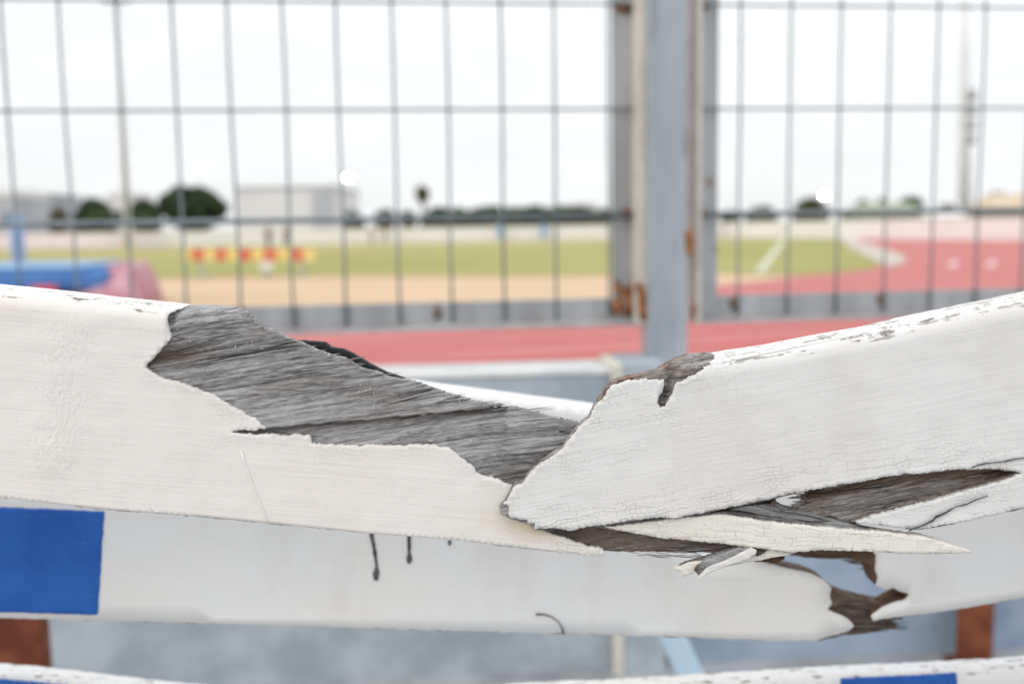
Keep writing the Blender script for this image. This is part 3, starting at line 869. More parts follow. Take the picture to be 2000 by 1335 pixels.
def h_wood_r(x, y):
    v = y + 0.19 * x
    h = rtr_off(x, y) + 0.0009 + vn(x / 60, v / 3.6, 12) * 0.0007 + vn(x / 130, v / 12, 13) * 0.0011
    h = h + 0.0045 * np.exp(-((x - (1303 - 0.42 * (y - 760))) / 8.0) ** 2) * sst(720, 735, y) * (1 - sst(785, 798, y))
    h = h + (0.0030 * (vn(x / 22, v / 7, 14) + 0.2) + 0.0016 * vn(x / 9, v / 4, 15)) * (1 - sst(1400, 1450, x)) * (y < 800)
    h = h + 0.0022 * sst(1398, 1412, x) * (1 - sst(40, 70, y - TOPR(x)))
    return np.maximum(h, 0.0002)


brown_r = lambda x, y: np.clip(0.55 * (1 - sst(1240, 1300, x)) * (y < 770) + 0.45 * sst(0.0, 0.2, vn(x / 26, (y + 0.3 * x) / 7, 6)) * (y < 800) + 0.35 * sst(900, 930, y) * sst(1480, 1560, x), 0, 1)
sheet('bare_wood', M['wood_r'], hr, ragged(CORE_R, 5, 0.9, 41, 0.7), YR, 0.016, h_wood_r, 9, 4.0, 0.19, {'brown': brown_r}, back=lambda x, y: 0.0042 + 0.012 * float(sst(1060, 1400, x)))
EDGE_R = np.array(PAINT_R[7:84], float)
BOTR = lin([(970, 1010), (1080, 1032), (1200, 1021), (1390, 996), (1510, 972), (1620, 950), (1830, 920), (1994, 918), (3700, 600)])
CR2 = lin([(1770, 1037), (1800, 1027), (1823, 1016), (1850, 1001), (1885, 985), (1930, 968)])


def crack_r(x, y):
    c = 1.0 * np.exp(-edge_dist(EDGE_R, x, y, False) / 38.0)
    return c + 0.7 * np.exp(-np.abs(BOTR(x) - 24 - y) / 26.0) + 0.25 * (1 - sst(1350, 1650, x))


def wear_r(x, y):
    w = 0.64 * (1 - sst(14, 52, y - TOPR(x))) * sst(1390, 1430, x)
    w = np.maximum(w, 0.60 * (1 - sst(0, 8, np.abs(BOTR(x) - y))) * (y < BOTR(x) + 2))
    w = np.maximum(w, 0.57 * np.exp(-edge_dist(EDGE_R, x, y, False) / 9.0))
    w = np.maximum(w, 0.72 * np.exp(-((x - 1412) / 34.0) ** 2 - ((y - 706) / 13.0) ** 2)); w = np.maximum(w, 0.58 * np.exp(-((x - 1370) / 60.0) ** 2 - ((y - 732) / 16.0) ** 2))
    return w


def h_paint_r(x, y):
    b = paint_lift(EDGE_R, rtr_off, 0.0005, 12.0, 15)(x, y)
    c = CR2(x)
    b = b + 0.0014 * np.exp(-np.abs(y - c) / 2.5) * sst(1770, 1790, x) * (1 - sst(1920, 1935, x))
    return b


sheet('paint_film', M['paint_r'], hr, ragged(PAINT_R, 4, 1.4, 43, 1.1, ((0, 7),)), YR - 0.0005, 0.0019, h_paint_r, 13, 5, 0.197, {'wear': wear_r, 'crack': crack_r, 'wrinkle': lambda x, y: 0.25 * np.exp(-((x - 1790) / 18.0) ** 2) * (y < 900)}, back=wrap(TOPR, 0.0158, lambda x: x > 1402))
INNER = [(1545, 962), (1562, 962), (1574, 963), (1585, 968), (1570, 979), (1587, 979), (1573, 985), (1571, 990), (1560, 999), (1572, 1001), (1583, 999), (1581, 1004), (1600, 1008), (1622, 1006), (1640, 1014), (1668, 1022), (1730, 1012), (1830, 985), (1960, 945), (2010, 925), (1990, 905), (1880, 905), (1760, 912), (1640, 935), (1560, 950)]
sheet('inner_wood', M['wood_r'], hr, ragged(INNER, 5, 0.6, 47, 0.6), YR + 0.0050, 0.008, lambda x, y: vn(x / 70, (y + 0.13 * x) / 3.5, 18) * 0.0010 + vn(x / 150, (y + 0.13 * x) / 12, 19) * 0.0016 + 0.003 * (1 - sst(6, 26, y - BOTR(x))), 9, 2.6, 0.13,
      {'brown': lambda x, y: np.clip(0.8 - 0.8 * sst(8, 28, y - BOTR(x)) + 0.4 * (1 - sst(1580, 1640, x)), 0, 1)})
q = P(np.array([1546., 1560, 1580]), np.array([986.5, 988.5, 990]), YR + 0.006)
m = MB(); m.tube([tuple(p) for p in q], 0.0004, 5); m.build('wood_fibre', M['wood_r'], hr)
# the split in the lower strip and the one at its right: thin dark gaps
for pts in ([(1776, 1036), (1800, 1027), (1823, 1016), (1828, 1010), (1850, 1000), (1870, 988), (1890, 984), (1912, 974), (1930, 968)], [(1898, 914), (1910, 908), (1930, 904), (1960, 901), (1985, 896), (2060, 884)]):
    w = [0.9, 0.8, 1.5, 1.6, 0.7, 0.5, 0.5, 0.4, 0.2] if len(pts) == 9 else [0.3, 0.5, 0.6, 0.5, 0.7, 0.7]
    poly = [(a, b - k) for (a, b), k in zip(pts, w)] + [(a, b + k) for (a, b), k in zip(pts[::-1], w[::-1])]
    sheet('split', M['dirt'], hr, ragged(poly, 5, 0.5, 51, 0.5), YR - 0.0018, 0.0009, None, 20, 20)
hurdle_frame(hr, 0.36, Y1, P(2600, 520, Y1)[2] + 0.02, FLOOR_Z, M['framew'], 1)

def fibres(parent, mat, poly, n, Yf, ang, lo, hi, seed, rmax=0.0003):
    rg = random.Random(seed); pn = np.array(poly, float); mb = MB()
    for k in range(n):
        x = rg.uniform(pn[:, 0].min(), pn[:, 0].max()); y = rg.uniform(pn[:, 1].min(), pn[:, 1].max())
        if not inside(pn, np.array([x]), np.array([y]))[0]: continue
        L = rg.uniform(lo, hi); a = ang + rg.uniform(-0.06, 0.06) + (rg.uniform(-0.9, 0.9) if rg.random() < 0.08 else 0)
        up = rg.uniform(0.0002, 0.0014); r = rg.uniform(0.0001, rmax)
        q = [P(np.array(x + L * t * math.cos(a)), np.array(y + L * t * math.sin(a)), Yf(x, y) - up * t * t) for t in (0, 0.3, 0.6, 0.85, 1)]
        mb.tube([tuple(p) for p in q], r, 5, [r * 0.4, r, r, r * 0.6, r * 0.15])
    o = mb.build('loose_fibres', mat, parent, True); o['kind'] = 'stuff'


fibres(hr, M['wood_r'], [(1565, 970), (1660, 955), (1800, 935), (1940, 925), (1900, 945), (1780, 978), (1690, 1005), (1600, 1003)], 150, lambda x, y: YR + 0.0046, -0.13, 14, 60, 3)
fibres(hr, M['wood_r'], [(1557, 965), (1580, 962), (1590, 1000), (1566, 1003)], 60, lambda x, y: YR + 0.0055, math.pi - 0.10, 8, 26, 4)
fibres(hr, M['wood_r'], [(1205, 748), (1290, 730), (1350, 704), (1395, 699), (1360, 722), (1320, 742), (1230, 748)], 110, lambda x, y: YR + float(h_wood_r(np.array([x]), np.array([y]))[0]), -0.22, 8, 34, 5)
fibres(hl, M['wood_l'], [(1110, 1045), (1250, 1052), (1420, 1072), (1400, 1087), (1250, 1086), (1190, 1080)], 120, lambda x, y: Y1 + 0.0080, 0.06, 14, 60, 6)
fibres(hl, M['wood_s'], [(1430, 1000), (1505, 988), (1560, 1003), (1700, 1031), (1560, 1018), (1480, 1010)], 110, lambda x, y: Y1 - 0.0016 - bend(x), 0.10, 12, 46, 7)
fibres(hl, M['wood_s'], [(1362, 1112), (1440, 1072), (1460, 1070), (1380, 1106)], 60, lambda x, y: Y1 - 0.0052, -0.45, 8, 30, 8)
fibres(hl, M['wood_s'], [(1300, 1090), (1440, 1086), (1440, 1092), (1300, 1093)], 8, lambda x, y: Y1 + 0.006, 0.10, 8, 24, 9)

# ---- second rail behind, snapped at the right
Y2 = 0.575
PAINT_2L = [(-1700, 905), (0, 950), (500, 975), (1000, 1000), (1300, 1040), (1380, 1097), (1440, 1100), (1480, 1098), (1520, 1105), (1550, 1112), (1580, 1119), (1612, 1134), (1624, 1148), (1621, 1165), (1626, 1178), (1616, 1190), (1640, 1200), (1656, 1208), (1668, 1222), (1650, 1234), (1612, 1244), (1595, 1251), (1500, 1250), (1200, 1239), (900, 1232), (500, 1219), (200, 1212), (0, 1206), (-1700, 1160)]
CORE_2L = [(-1700, 907), (0, 952), (500, 977), (1000, 1002), (1300, 1042), (1380, 1098), (1440, 1102), (1520, 1107), (1580, 1121), (1612, 1136), (1627, 1152), (1640, 1163), (1660, 1170), (1690, 1177), (1730, 1186), (1745, 1196), (1738, 1208), (1742, 1216), (1735, 1230), (1720, 1240), (1680, 1245), (1640, 1248), (1595, 1252), (1500, 1251), (1200, 1240), (900, 1233), (500, 1220), (200, 1213), (0, 1207), (-1700, 1161)]
h2l = thing('broken_hurdle', 'second hurdle rail, left half, white with blue block, snapped at right', 'hurdle', (-0.6, Y2 + 0.03, FLOOR_Z), 'broken hurdles')
sheet('bare_wood', M['wood_2'], h2l, ragged(CORE_2L, 7, 1.2, 61, 0.7), Y2, 0.018, lambda x, y: 0.0012 + vn(x / 90, y / 6, 21) * 0.001 + 0.004 * sst(1600, 1660, x), 30, 8, 0, {'brown': lambda x, y: 0.35 + 0 * x})
wear2 = lambda x, y: 0.5 * (1 - sst(0, 8, np.interp(x, [-1700, 0, 500, 1200, 1600], [1160, 1206, 1219, 1239, 1251]) - y))
sheet('paint_film', M['paint_2'], h2l, ragged(PAINT_2L, 7, 1.0, 62, 0.6), Y2 - 0.0008, 0.0022, lambda x, y: vn(x / 120, y / 60, 22) * 0.0004, 40, 25, 0, {'wear': wear2}, back=wrap(lin(PAINT_2L[:6]), 0.0185))
sheet('blue_block', M['blue'], h2l, ragged([(-420, 974), (-200, 982), (0, 990), (100, 994), (203, 998), (197, 1100), (190, 1200), (100, 1197.5), (0, 1195), (-200, 1188), (-430, 1180)], 5, 0.7, 77, 0.7), Y2 - 0.0014, 0.0005)
for k, poly in enumerate(([(722, 1040), (729, 1040), (736, 1085), (738, 1103), (741, 1118), (738, 1132), (731, 1132), (728, 1118), (733, 1106), (730, 1085)], [(795, 1045), (803, 1045), (802, 1080), (805, 1090), (802, 1099), (796, 1099), (794, 1090), (797, 1080)], [(875, 1055), (881, 1055), (880, 1064), (876, 1064)])):
    sheet('dark_run', M['dirt'], h2l, ragged(poly, 3, 0.9, 90 + k, 0.8), Y2 - 0.0014, 0.0005)
pp = P(np.array([1046, 1062, 1078, 1090, 1097, 1101]), np.array([1199, 1199, 1204, 1213, 1224, 1238]), Y2 - 0.0016)
m = MB(); m.tube([tuple(p) for p in pp], 0.0006, 6, [0.0006, 0.0005, 0.0004, 0.00035, 0.00035, 0.0007]); m.build('dry_stalk', M['dirt'], h2l)
hurdle_frame(h2l, -0.46, Y2, P(-600, 960, Y2)[2] + 0.02, FLOOR_Z, M['framew'], -1)

PAINT_2R = [(3700, 640), (2000, 885), (1700, 935), (1460, 955), (1470, 1073), (1560, 1074), (1640, 1072), (1702, 1073), (1713, 1086), (1710, 1110), (1716, 1128), (1712, 1144), (1730, 1150), (1745, 1147), (1760, 1155), (1778, 1160), (1770, 1170), (1740, 1180), (1720, 1190), (1703, 1203), (1706, 1212), (1735, 1207), (1800, 1199), (1900, 1184), (2000, 1166), (3700, 905)]
CORE_2R = [(3700, 642), (2000, 887), (1700, 937), (1462, 957), (1475, 1080), (1540, 1083), (1570, 1089), (1610, 1091), (1660, 1092), (1686, 1098), (1698, 1110), (1706, 1128), (1714, 1146), (1745, 1150), (1776, 1162), (1740, 1182), (1706, 1205), (1735, 1209), (1800, 1200), (1900, 1185), (2000, 1167), (3700, 906)]
h2r = thing('broken_hurdle', 'right half of the second hurdle rail, blurred white with a torn left end', 'hurdle', (0.6, Y2 + 0.03, FLOOR_Z), 'broken hurdles')
sheet('bare_wood', M['wood_2'], h2r, ragged(CORE_2R, 7, 1.2, 63, 0.7), Y2 - 0.006, 0.018, lambda x, y: 0.0012 + vn(x / 90, y / 6, 23) * 0.001, 30, 8, 0.15, {'brown': lambda x, y: 0.95 + 0 * x})
sheet('paint_film', M['paint_2'], h2r, ragged(PAINT_2R, 7, 1.2, 64, 0.6), Y2 - 0.0068, 0.0022, lambda x, y: vn(x / 120, y / 60, 24) * 0.0004, 40, 25, 0.15, back=wrap(lin(PAINT_2R[:4][::-1]), 0.0185))
hurdle_frame(h2r, 0.46, Y2 - 0.006, P(2600, 900, Y2)[2] + 0.02, FLOOR_Z, M['framew'], 1)

fibres(h2l, M['wood_2'], [(1630, 1165), (1730, 1190), (1735, 1225), (1640, 1240), (1625, 1200)], 140, lambda x, y: Y2 + 0.0045, 0.05, 14, 60, 11, 0.0006)
fibres(h2l, M['wood_2'], [(1700, 1185), (1738, 1196), (1735, 1225), (1700, 1235)], 60, lambda x, y: Y2 + 0.006, 0.0, 14, 36, 12, 0.0007)
fibres(h2r, M['wood_2'], [(1560, 1080), (1690, 1085), (1700, 1120), (1640, 1088), (1560, 1086)], 80, lambda x, y: Y2 - 0.004, math.pi + 0.1, 10, 40, 13, 0.0006)

# ---- third rail: the white bar that shows in the gap above the break
Y3 = 0.66
h3 = thing('hurdle', 'plain white hurdle rail seen in the gap above the broken grey wood', 'hurdle', (0, Y3 + 0.03, FLOOR_Z), 'hurdles standing behind')
T3 = lin([(-1000, 520), (800, 749), (1150, 795), (3200, 1064)])
b3 = [(a, b + 6) for a, b in [(-900, 527), (0, 641), (800, 743), (1150, 789), (1400, 822), (2100, 914), (3000, 1032), (3000, 1160), (2100, 1045), (1400, 965), (1150, 935), (800, 895), (0, 800), (-900, 690)]]
sheet('rail', M['paint_2'], h3, ragged(b3, 12, 0.5, 71, 0.3), Y3, 0.018, lambda x, y: (1 - np.sqrt(np.clip(1 - (1 - np.clip((y - T3(x)) / 20, 0, 1)) ** 2, 0, 1))) * 0.006, 30, 5)
for sx, yp in ((-0.60, 620), (0.62, 1080)):
    m = MB(); m.box(sx - 0.014, sx + 0.014, Y3 + 0.019, Y3 + 0.045, FLOOR_Z + 0.025, P(1000 + sx / Y3 * 2000, yp, Y3)[2]); m.build('upright', M['framew'], h3, bevel=0.003)
    m = MB(); m.box(sx - 0.018, sx + 0.018, Y3, Y3 + 0.3, FLOOR_Z, FLOOR_Z + 0.0248); m.build('foot', M['framew'], h3, bevel=0.003)

# ---- lowest rail, cut off by the lower edge of the picture, snapped in the middle
Y4 = 0.62
PAINT_4L = [(-1500, 1160), (0, 1297), (100, 1307), (200, 1319), (300, 1330), (420, 1342), (520, 1356), (640, 1380), (600, 1500), (640, 1560), (300, 1560), (0, 1535), (-1500, 1400)]
PAINT_4R = [(3500, 1190), (2000, 1283), (1800, 1294), (1600, 1303), (1400, 1315), (1200, 1327), (1000, 1336), (900, 1346), (820, 1370), (860, 1450), (830, 1540), (1000, 1560), (2000, 1515), (3500, 1425)]
PAINT_4L = [(a, b + 23) for a, b in PAINT_4L]; PAINT_4R = [(a, b + 23) for a, b in PAINT_4R]
T4L = lin(PAINT_4L[:8]); T4R = lin(PAINT_4R[:9][::-1])
for nm, lab, pts, T, sgn, blue in (('l', 'lowest hurdle rail, left half, worn white edge at lower left corner', PAINT_4L, T4L, -1, [(-600, 1272), (-300, 1298), (0, 1325), (60, 1330), (130, 1337), (128, 1430), (122, 1520), (0, 1512), (-300, 1490), (-600, 1462)]),
                                   ('r', 'lowest hurdle rail, right half, worn white with blue block, at lower edge', PAINT_4R, T4R, 1, [(1642, 1324), (1750, 1319), (1868, 1313), (1872, 1400), (1878, 1500), (1760, 1508), (1652, 1513), (1646, 1420)])):
    t = thing('broken_hurdle', lab, 'hurdle', (0.6 * sgn, Y4 + 0.03, FLOOR_Z), 'broken hurdles')
    rt = lambda x, y, T=T: (1 - np.sqrt(np.clip(1 - (1 - np.clip((y - T(x)) / 26, 0, 1)) ** 2, 0, 1))) * 0.007
    sheet('bare_wood', M['wood_2'], t, ragged([(a, b + 8 * (i < 9)) for i, (a, b) in enumerate(pts)], 9, 1.0, 81, 0.6), Y4, 0.018, lambda x, y, r=rt: r(x, y) + 0.0025, 30, 6, 0, {'brown': lambda x, y: 0.5 + 0 * x})
    sheet('paint_film', M['paint_2'], t, ragged(pts, 9, 1.0, 82, 0.6), Y4 - 0.0008, 0.002, rt, 30, 6, 0, {'wear': lambda x, y, T=T: 0.60 * (1 - sst(10, 30, y - T(x)))}, back=wrap(T, 0.0185, tol=5))
    sheet('blue_block', M['blue'], t, ragged(blue, 5, 0.7, 78, 0.7), Y4 - 0.0014, 0.0005)
    hurdle_frame(t, 0.50 * sgn, Y4, P(1000 + sgn * 1600, 1200, Y4)[2], FLOOR_Z, M['framew'], sgn)

# ---- legs and posts glimpsed between the rails
q0, q1 = P(1272, 1150, 1.15), P(1352, 1325, 1.15)
d = (q1 - q0); d /= np.hypot(d[0], d[2])
t = thing('leaning_strut', 'pale blue leaning steel strut glimpsed under the second rail', 'strut', tuple(q1 + d * ((q1[2] - FLOOR_Z) / -d[2])))
end = q1 + d * ((q1[2] - FLOOR_Z) / -d[2]); top = q0 - d * 0.05
m = MB(); hx = np.array([0.0135, 0, 0.006]); hy = np.array([0, 0.012, 0])
m.box8([tuple(end - hx - hy), tuple(end + hx - hy), tuple(end + hx + hy), tuple(end - hx + hy), tuple(top - hx - hy), tuple(top + hx - hy), tuple(top + hx + hy), tuple(top - hx + hy)])
m.build('leg_tube', M['lightblue'], t, bevel=0.003)
m = MB(); m.box(end[0] - 0.03, end[0] + 0.03, end[1] - 0.03, end[1] + 0.03, FLOOR_Z, FLOOR_Z + 0.006); m.build('foot_plate', M['lightblue'], t, bevel=0.002)


def stub(label, x0, x1, ytop, Y):
    a, b = P(x0, 1230, Y), P(x1, 1230, Y)
    t = thing('rusty_upright', label, 'post', ((a[0] + b[0]) / 2, Y, FLOOR_Z), 'rusty uprights behind the rails')
    zt = P(x0, ytop, Y)[2]; w = 0.004
    xa, xb = a[0], b[0]
    m = MB(); m.box(xa, xb, Y, Y + w, FLOOR_Z, zt); m.build('web', M['rustpost'], t, bevel=0.001)
    m = MB(); m.box(xb - w, xb, Y + w + 0.0005, Y + 0.03, FLOOR_Z, zt); m.build('flange', M['rustpost'], t, bevel=0.001)
    m = MB(); m.box(xa - 0.01, xb + 0.01, Y - 0.014, Y + 0.036, FLOOR_Z, FLOOR_Z + 0.004); m.build('base_plate', M['rustpost'], t)
    return t


stub('rusty brown steel upright at the lower left corner behind the rails', -90, 76, 930, 1.25)
stub('rusty red-brown steel upright before the blue wall at lower right', 1869, 1941, 1000, 1.80)

# ------------------------------------------------------------------ the sports ground beyond
M['leaf'] = []
for k, (a, b) in enumerate((((0.026, 0.046, 0.018), (0.052, 0.082, 0.032)), ((0.050, 0.062, 0.018), (0.085, 0.095, 0.032)), ((0.085, 0.075, 0.030), (0.13, 0.11, 0.05)), ((0.042, 0.075, 0.020), (0.080, 0.120, 0.034)))):
    M['leaf'].append(mat_plain('leaves_%s' % 'abcd'[k], a, b, 0.9, 0.7))
M['bark'] = mat_plain('bark', (0.06, 0.045, 0.035), (0.11, 0.085, 0.065), 3, 0.95, 0.4, 0.02)
M['bwhite'] = mat_plain('pale_render', (0.76, 0.745, 0.73), (0.80, 0.785, 0.77), 0.15, 0.9)
M['bgrey'] = mat_plain('grey_render', (0.44, 0.45, 0.48), (0.52, 0.53, 0.56), 0.15, 0.9)
M['roofgrey'] = mat_plain('grey_roof', (0.36, 0.37, 0.38), (0.44, 0.45, 0.46), 0.3, 0.9)
M['roofgreen'] = mat_plain('pale_green_roof', (0.30, 0.34, 0.24), (0.36, 0.40, 0.29), 0.3, 0.9)
M['rooftan'] = mat_plain('tan_roof', (0.56, 0.43, 0.31), (0.62, 0.49, 0.37), 0.3, 0.9)
M['pane'] = mat_plain('window_glass', (0.05, 0.06, 0.07), (0.09, 0.10, 0.12), 0.5, 0.15)
M['fwall'] = mat_plain('white_boundary_wall', (0.78, 0.76, 0.74), (0.82, 0.80, 0.78), 0.2, 0.9)
M['mast'] = mat_plain('grey_mast', (0.68, 0.69, 0.70), (0.76, 0.76, 0.76), 0.4, 0.7)
M['mastdark'] = mat_plain('dark_fitting', (0.10, 0.10, 0.10), (0.17, 0.16, 0.15), 1.5, 0.8)
M['lamp'] = mat_emit('lit_lamp', (1.0, 0.97, 0.90), 60.0)
M['matblue'] = mat_plain('blue_mat_cover', (0.06, 0.20, 0.50), (0.08, 0.24, 0.55), 2, 0.7)
M['matpale'] = mat_plain('pale_blue_mat_top', (0.20, 0.36, 0.58), (0.27, 0.42, 0.62), 2, 0.7)
M['matpink'] = mat_plain('faded_pink_mat', (0.42, 0.20, 0.24), (0.54, 0.33, 0.37), 2.5, 0.8)
M['matred'] = mat_plain('red_mat', (0.55, 0.06, 0.07), (0.62, 0.09, 0.09), 2, 0.7)
M['yellow'] = mat_plain('yellow_paint', (0.78, 0.62, 0.20), (0.82, 0.68, 0.28), 2, 0.6)
M['redp'] = mat_plain('red_paint', (0.64, 0.15, 0.09), (0.68, 0.19, 0.12), 2, 0.6)
M['padblue'] = mat_plain('blue_pad', (0.20, 0.34, 0.58), (0.26, 0.40, 0.62), 2, 0.7)


def groundx(px, Y):
    """ground point below this picture column at distance Y"""
    return P(px, 440, Y)[0]


def tree(name, label, px, Y, ytop, wpx, leaf, trunk=0.25, n=1500, lobes=6, ybot=None, group='trees beyond the boundary wall'):
    x = groundx(px, Y)
    zt = P(px, ytop, Y)[2]; rx = wpx / 2000 * Y / 2
    zb = P(px, ybot, Y)[2] if ybot else zt * trunk
    t = thing(name, label, 'tree' if 'tree' in name or 'palm' in name else 'shrub', (x, Y, -0.05), group)
    rg = np.random.default_rng(int(px) + 7)
    m = MB()
    lean = rg.normal(0, 0.1)
    tr = max(0.10, zt * 0.028)
    zc = (zb + zt) / 2
    m.tube([(x, Y, -0.05), (x + lean, Y, zb * 0.6 + 0.1), (x + lean * 1.6, Y, zc)], tr, 8, [tr * 1.3, tr, tr * 0.5])
    for k in range(5):
        a = rg.uniform(0, 6.28); L = rx * rg.uniform(0.45, 0.8)
        m.tube([(x + lean, Y, zb * 0.7 + 0.1 + k * 0.1), (x + L * 0.5 * math.cos(a), Y + L * 0.5 * math.sin(a), zc), (x + L * math.cos(a), Y + L * math.sin(a), zc + (zt - zc) * 0.5)], tr * 0.4, 6, [tr * 0.5, tr * 0.35, tr * 0.1])
    m.build('trunk', M['bark'], t, True)
    hz = (zt - zb) / 2
    C = []
    for k in range(lobes):
        a = rg.uniform(0, 6.28); r = rg.uniform(0, 0.48)
        C.append((x + rx * r * math.cos(a), Y + rx * r * math.sin(a), zb + hz + rg.uniform(-0.32, 0.36) * hz, rg.uniform(0.52, 0.66)))
    C.append((x, Y, zb + hz, 0.85)); C.append((x, Y, zb + hz * 0.9, 0.8))
    vs = []; fs = []
    for k in range(n):
        cx, cy, cz, r = C[rg.integers(len(C))]
        d = rg.normal(size=3); d /= np.linalg.norm(d)
        q = rg.uniform(0.35, 1.0) ** 0.35
        c = np.array([cx + d[0] * q * r * rx, cy + d[1] * q * r * rx, cz + d[2] * q * r * hz])
        if c[2] < 0.1: continue
        s = rg.uniform(0.5, 1.0) * max(0.26, min(0.55, rx * 0.17))
        u = rg.normal(size=3); u /= np.linalg.norm(u)
        w = np.cross(u, d + rg.normal(size=3) * 0.5); w /= np.linalg.norm(w) + 1e-9
        b = len(vs)
        vs += [tuple(c - u * s), tuple(c + w * s * 0.6), tuple(c + u * s), tuple(c - w * s * 0.6)]
        fs.append((b, b + 1, b + 2, b + 3))
    m = MB(); m.add(vs, fs); m.build('crown', M['leaf'][leaf], t)
    return t


trees = [('round_tree', 'largest dark round-topped tree left of the white hall', 380, 118, 357, 136, 0, 0.12, 4200, 7),
         ('round_tree', 'dark tree between the pale mast and the largest round tree', 284, 119, 377, 70, 0, 0.15, 1800, 5),
         ('round_tree', 'dark domed tree at far left beside the buff bush', 186, 117, 379, 82, 0, 0.15, 2200, 5),
         ('leafy_bush', 'light green bush at the foot of the far left domed tree', 200, 112, 400, 76, 3, 0.05, 1000, 5),
         ('leafy_bush', 'light green low bush before the largest round tree', 288, 112, 404, 66, 3, 0.05, 900, 4),
         ('leafy_bush', 'buff leafless bush left of the far left domed tree', 113, 113, 392, 48, 2, 0.05, 900, 4),
         ('small_tree', 'dark small tree just right of the white hall', 690, 112, 402, 46, 0, 0.1, 900, 4),
         ('small_tree', 'dark small tree left of the tall lollipop tree', 752, 114, 404, 50, 0, 0.1, 900, 4),
         ('small_tree', 'olive small tree below the tall lollipop tree', 797, 116, 406, 40, 1, 0.1, 800, 4),
         ('hedge_tree', 'dark clipped tree right of the tall lollipop tree', 868, 112, 403, 62, 0, 0.05, 1200, 5),
         ('hedge_tree', 'green tree in the middle of the far hedge row', 918, 113, 403, 60, 3, 0.05, 1200, 5),
         ('hedge_tree', 'olive peaked tree left of the pale pole in the hedge row', 965, 115, 391, 56, 1, 0.05, 1200, 5),
         ('hedge_tree', 'olive tree right of the pale pole in the hedge row', 1010, 114, 393, 62, 1, 0.05, 1200, 5),
         ('hedge_tree', 'low green tree of the hedge row near the steel stile', 1068, 112, 404, 70, 3, 0.05, 1100, 5),
         ('hedge_tree', 'green tree of the hedge row beside the left fence stile', 1120, 113, 397, 58, 1, 0.05, 1100, 5),
         ('hedge_tree', 'last dark tree of the hedge row, half hidden by the stile', 1180, 113, 400, 70, 0, 0.05, 1100, 5),
         ('small_tree', 'small green tree just right of the steel post', 1425, 114, 404, 48, 3, 0.05, 900, 4),
         ('small_tree', 'green bushy tree left of the thin dark pole', 1488, 113, 396, 74, 3, 0.05, 1300, 5),
         ('small_tree', 'dark olive tree under the right floodlight', 1582, 113, 381, 84, 1, 0.05, 1500, 5),
         ('small_tree', 'small pointed green tree at the left end of the green roof', 1682, 116, 384, 36, 3, 0.05, 800, 4),
         ('small_tree', 'round green tree behind the left of the green roof', 1722, 120, 378, 40, 3, 0.05, 800, 4),
         ('small_tree', 'green tree behind the middle of the green roof', 1772, 120, 379, 66, 3, 0.05, 1100, 5),
         ('small_tree', 'brownish tree between the green roof and the tall mast', 1846, 118, 390, 46, 2, 0.05, 800, 4),
         ('round_tree', 'bright green tree right of the tall mast above the tan roof', 1945, 116, 367, 84, 3, 0.1, 2000, 6)]
for a in trees: tree(*a)
for k, px in enumerate((860, 900, 940, 985, 1030, 1080, 1130, 1180)):
    tree('hedge_shrub', 'dark shrub of the low hedge behind the white wall, number %s from the left' % ('one two three four five six seven eight'.split()[k]), px, 104, 400, 92, 3 if k % 2 else 0, 0.02, 2000, 5, None, 'low hedge shrubs')
tree('tall_tree', 'tall lollipop-shaped brownish tree above the far wall', 826, 125, 359, 34, 2, 0.6, 900, 3, 398)


def gable_house(label, x0, x1, ytop, yeave, Y, wall, roof, cat='building', depth=10, flat=False, name='far_building', nwin=4):
    a = P(x0, yeave, Y); b = P(x1, yeave, Y)
    zt = P((x0 + x1) / 2, ytop, Y)[2]; ze = (a[2] + b[2]) / 2
    t = thing(name, label, cat, ((a[0] + b[0]) / 2, Y, 0), 'buildings beyond the ground')
    xa, xb = a[0], b[0]
    m = MB(); m.box(xa, xb, Y, Y + depth, -0.1, ze); m.build('wall', M[wall], t)
    if flat:
        m = MB(); m.box(xa - 0.15, xb + 0.15, Y - 0.15, Y + depth + 0.15, ze + 0.003, max(zt, ze + 0.25)); m.build('roof', M[roof], t)
    else:
        e = 0.5; ym = Y + depth / 2; h = (xb - xa) * 0.18
        m = MB(); m.add([(xa - e, Y - e, ze), (xb + e, Y - e, ze), (xb + e, Y + depth + e, ze), (xa - e, Y + depth + e, ze), (xa + h, ym, zt), (xb - h, ym, zt)], [(0, 1, 5, 4), (2, 3, 4, 5), (1, 2, 5), (3, 0, 4), (3, 2, 1, 0)]); m.build('roof', M[roof], t)
    for k in range(nwin):
        w = (xb - xa) / (nwin * 2.2); cx = xa + (xb - xa) * (k + 0.5) / nwin
        m = MB(); m.box(cx - w / 2, cx + w / 2, Y - 0.06, Y - 0.003, ze * 0.45, ze * 0.72); f = m.build('window', M['bwhite'], t)
        m = MB(); m.box(cx - w / 2 + 0.08, cx + w / 2 - 0.08, Y - 0.075, Y - 0.0605, ze * 0.45 + 0.08, ze * 0.72 - 0.08); m.build('pane', M['pane'], f)
    return t


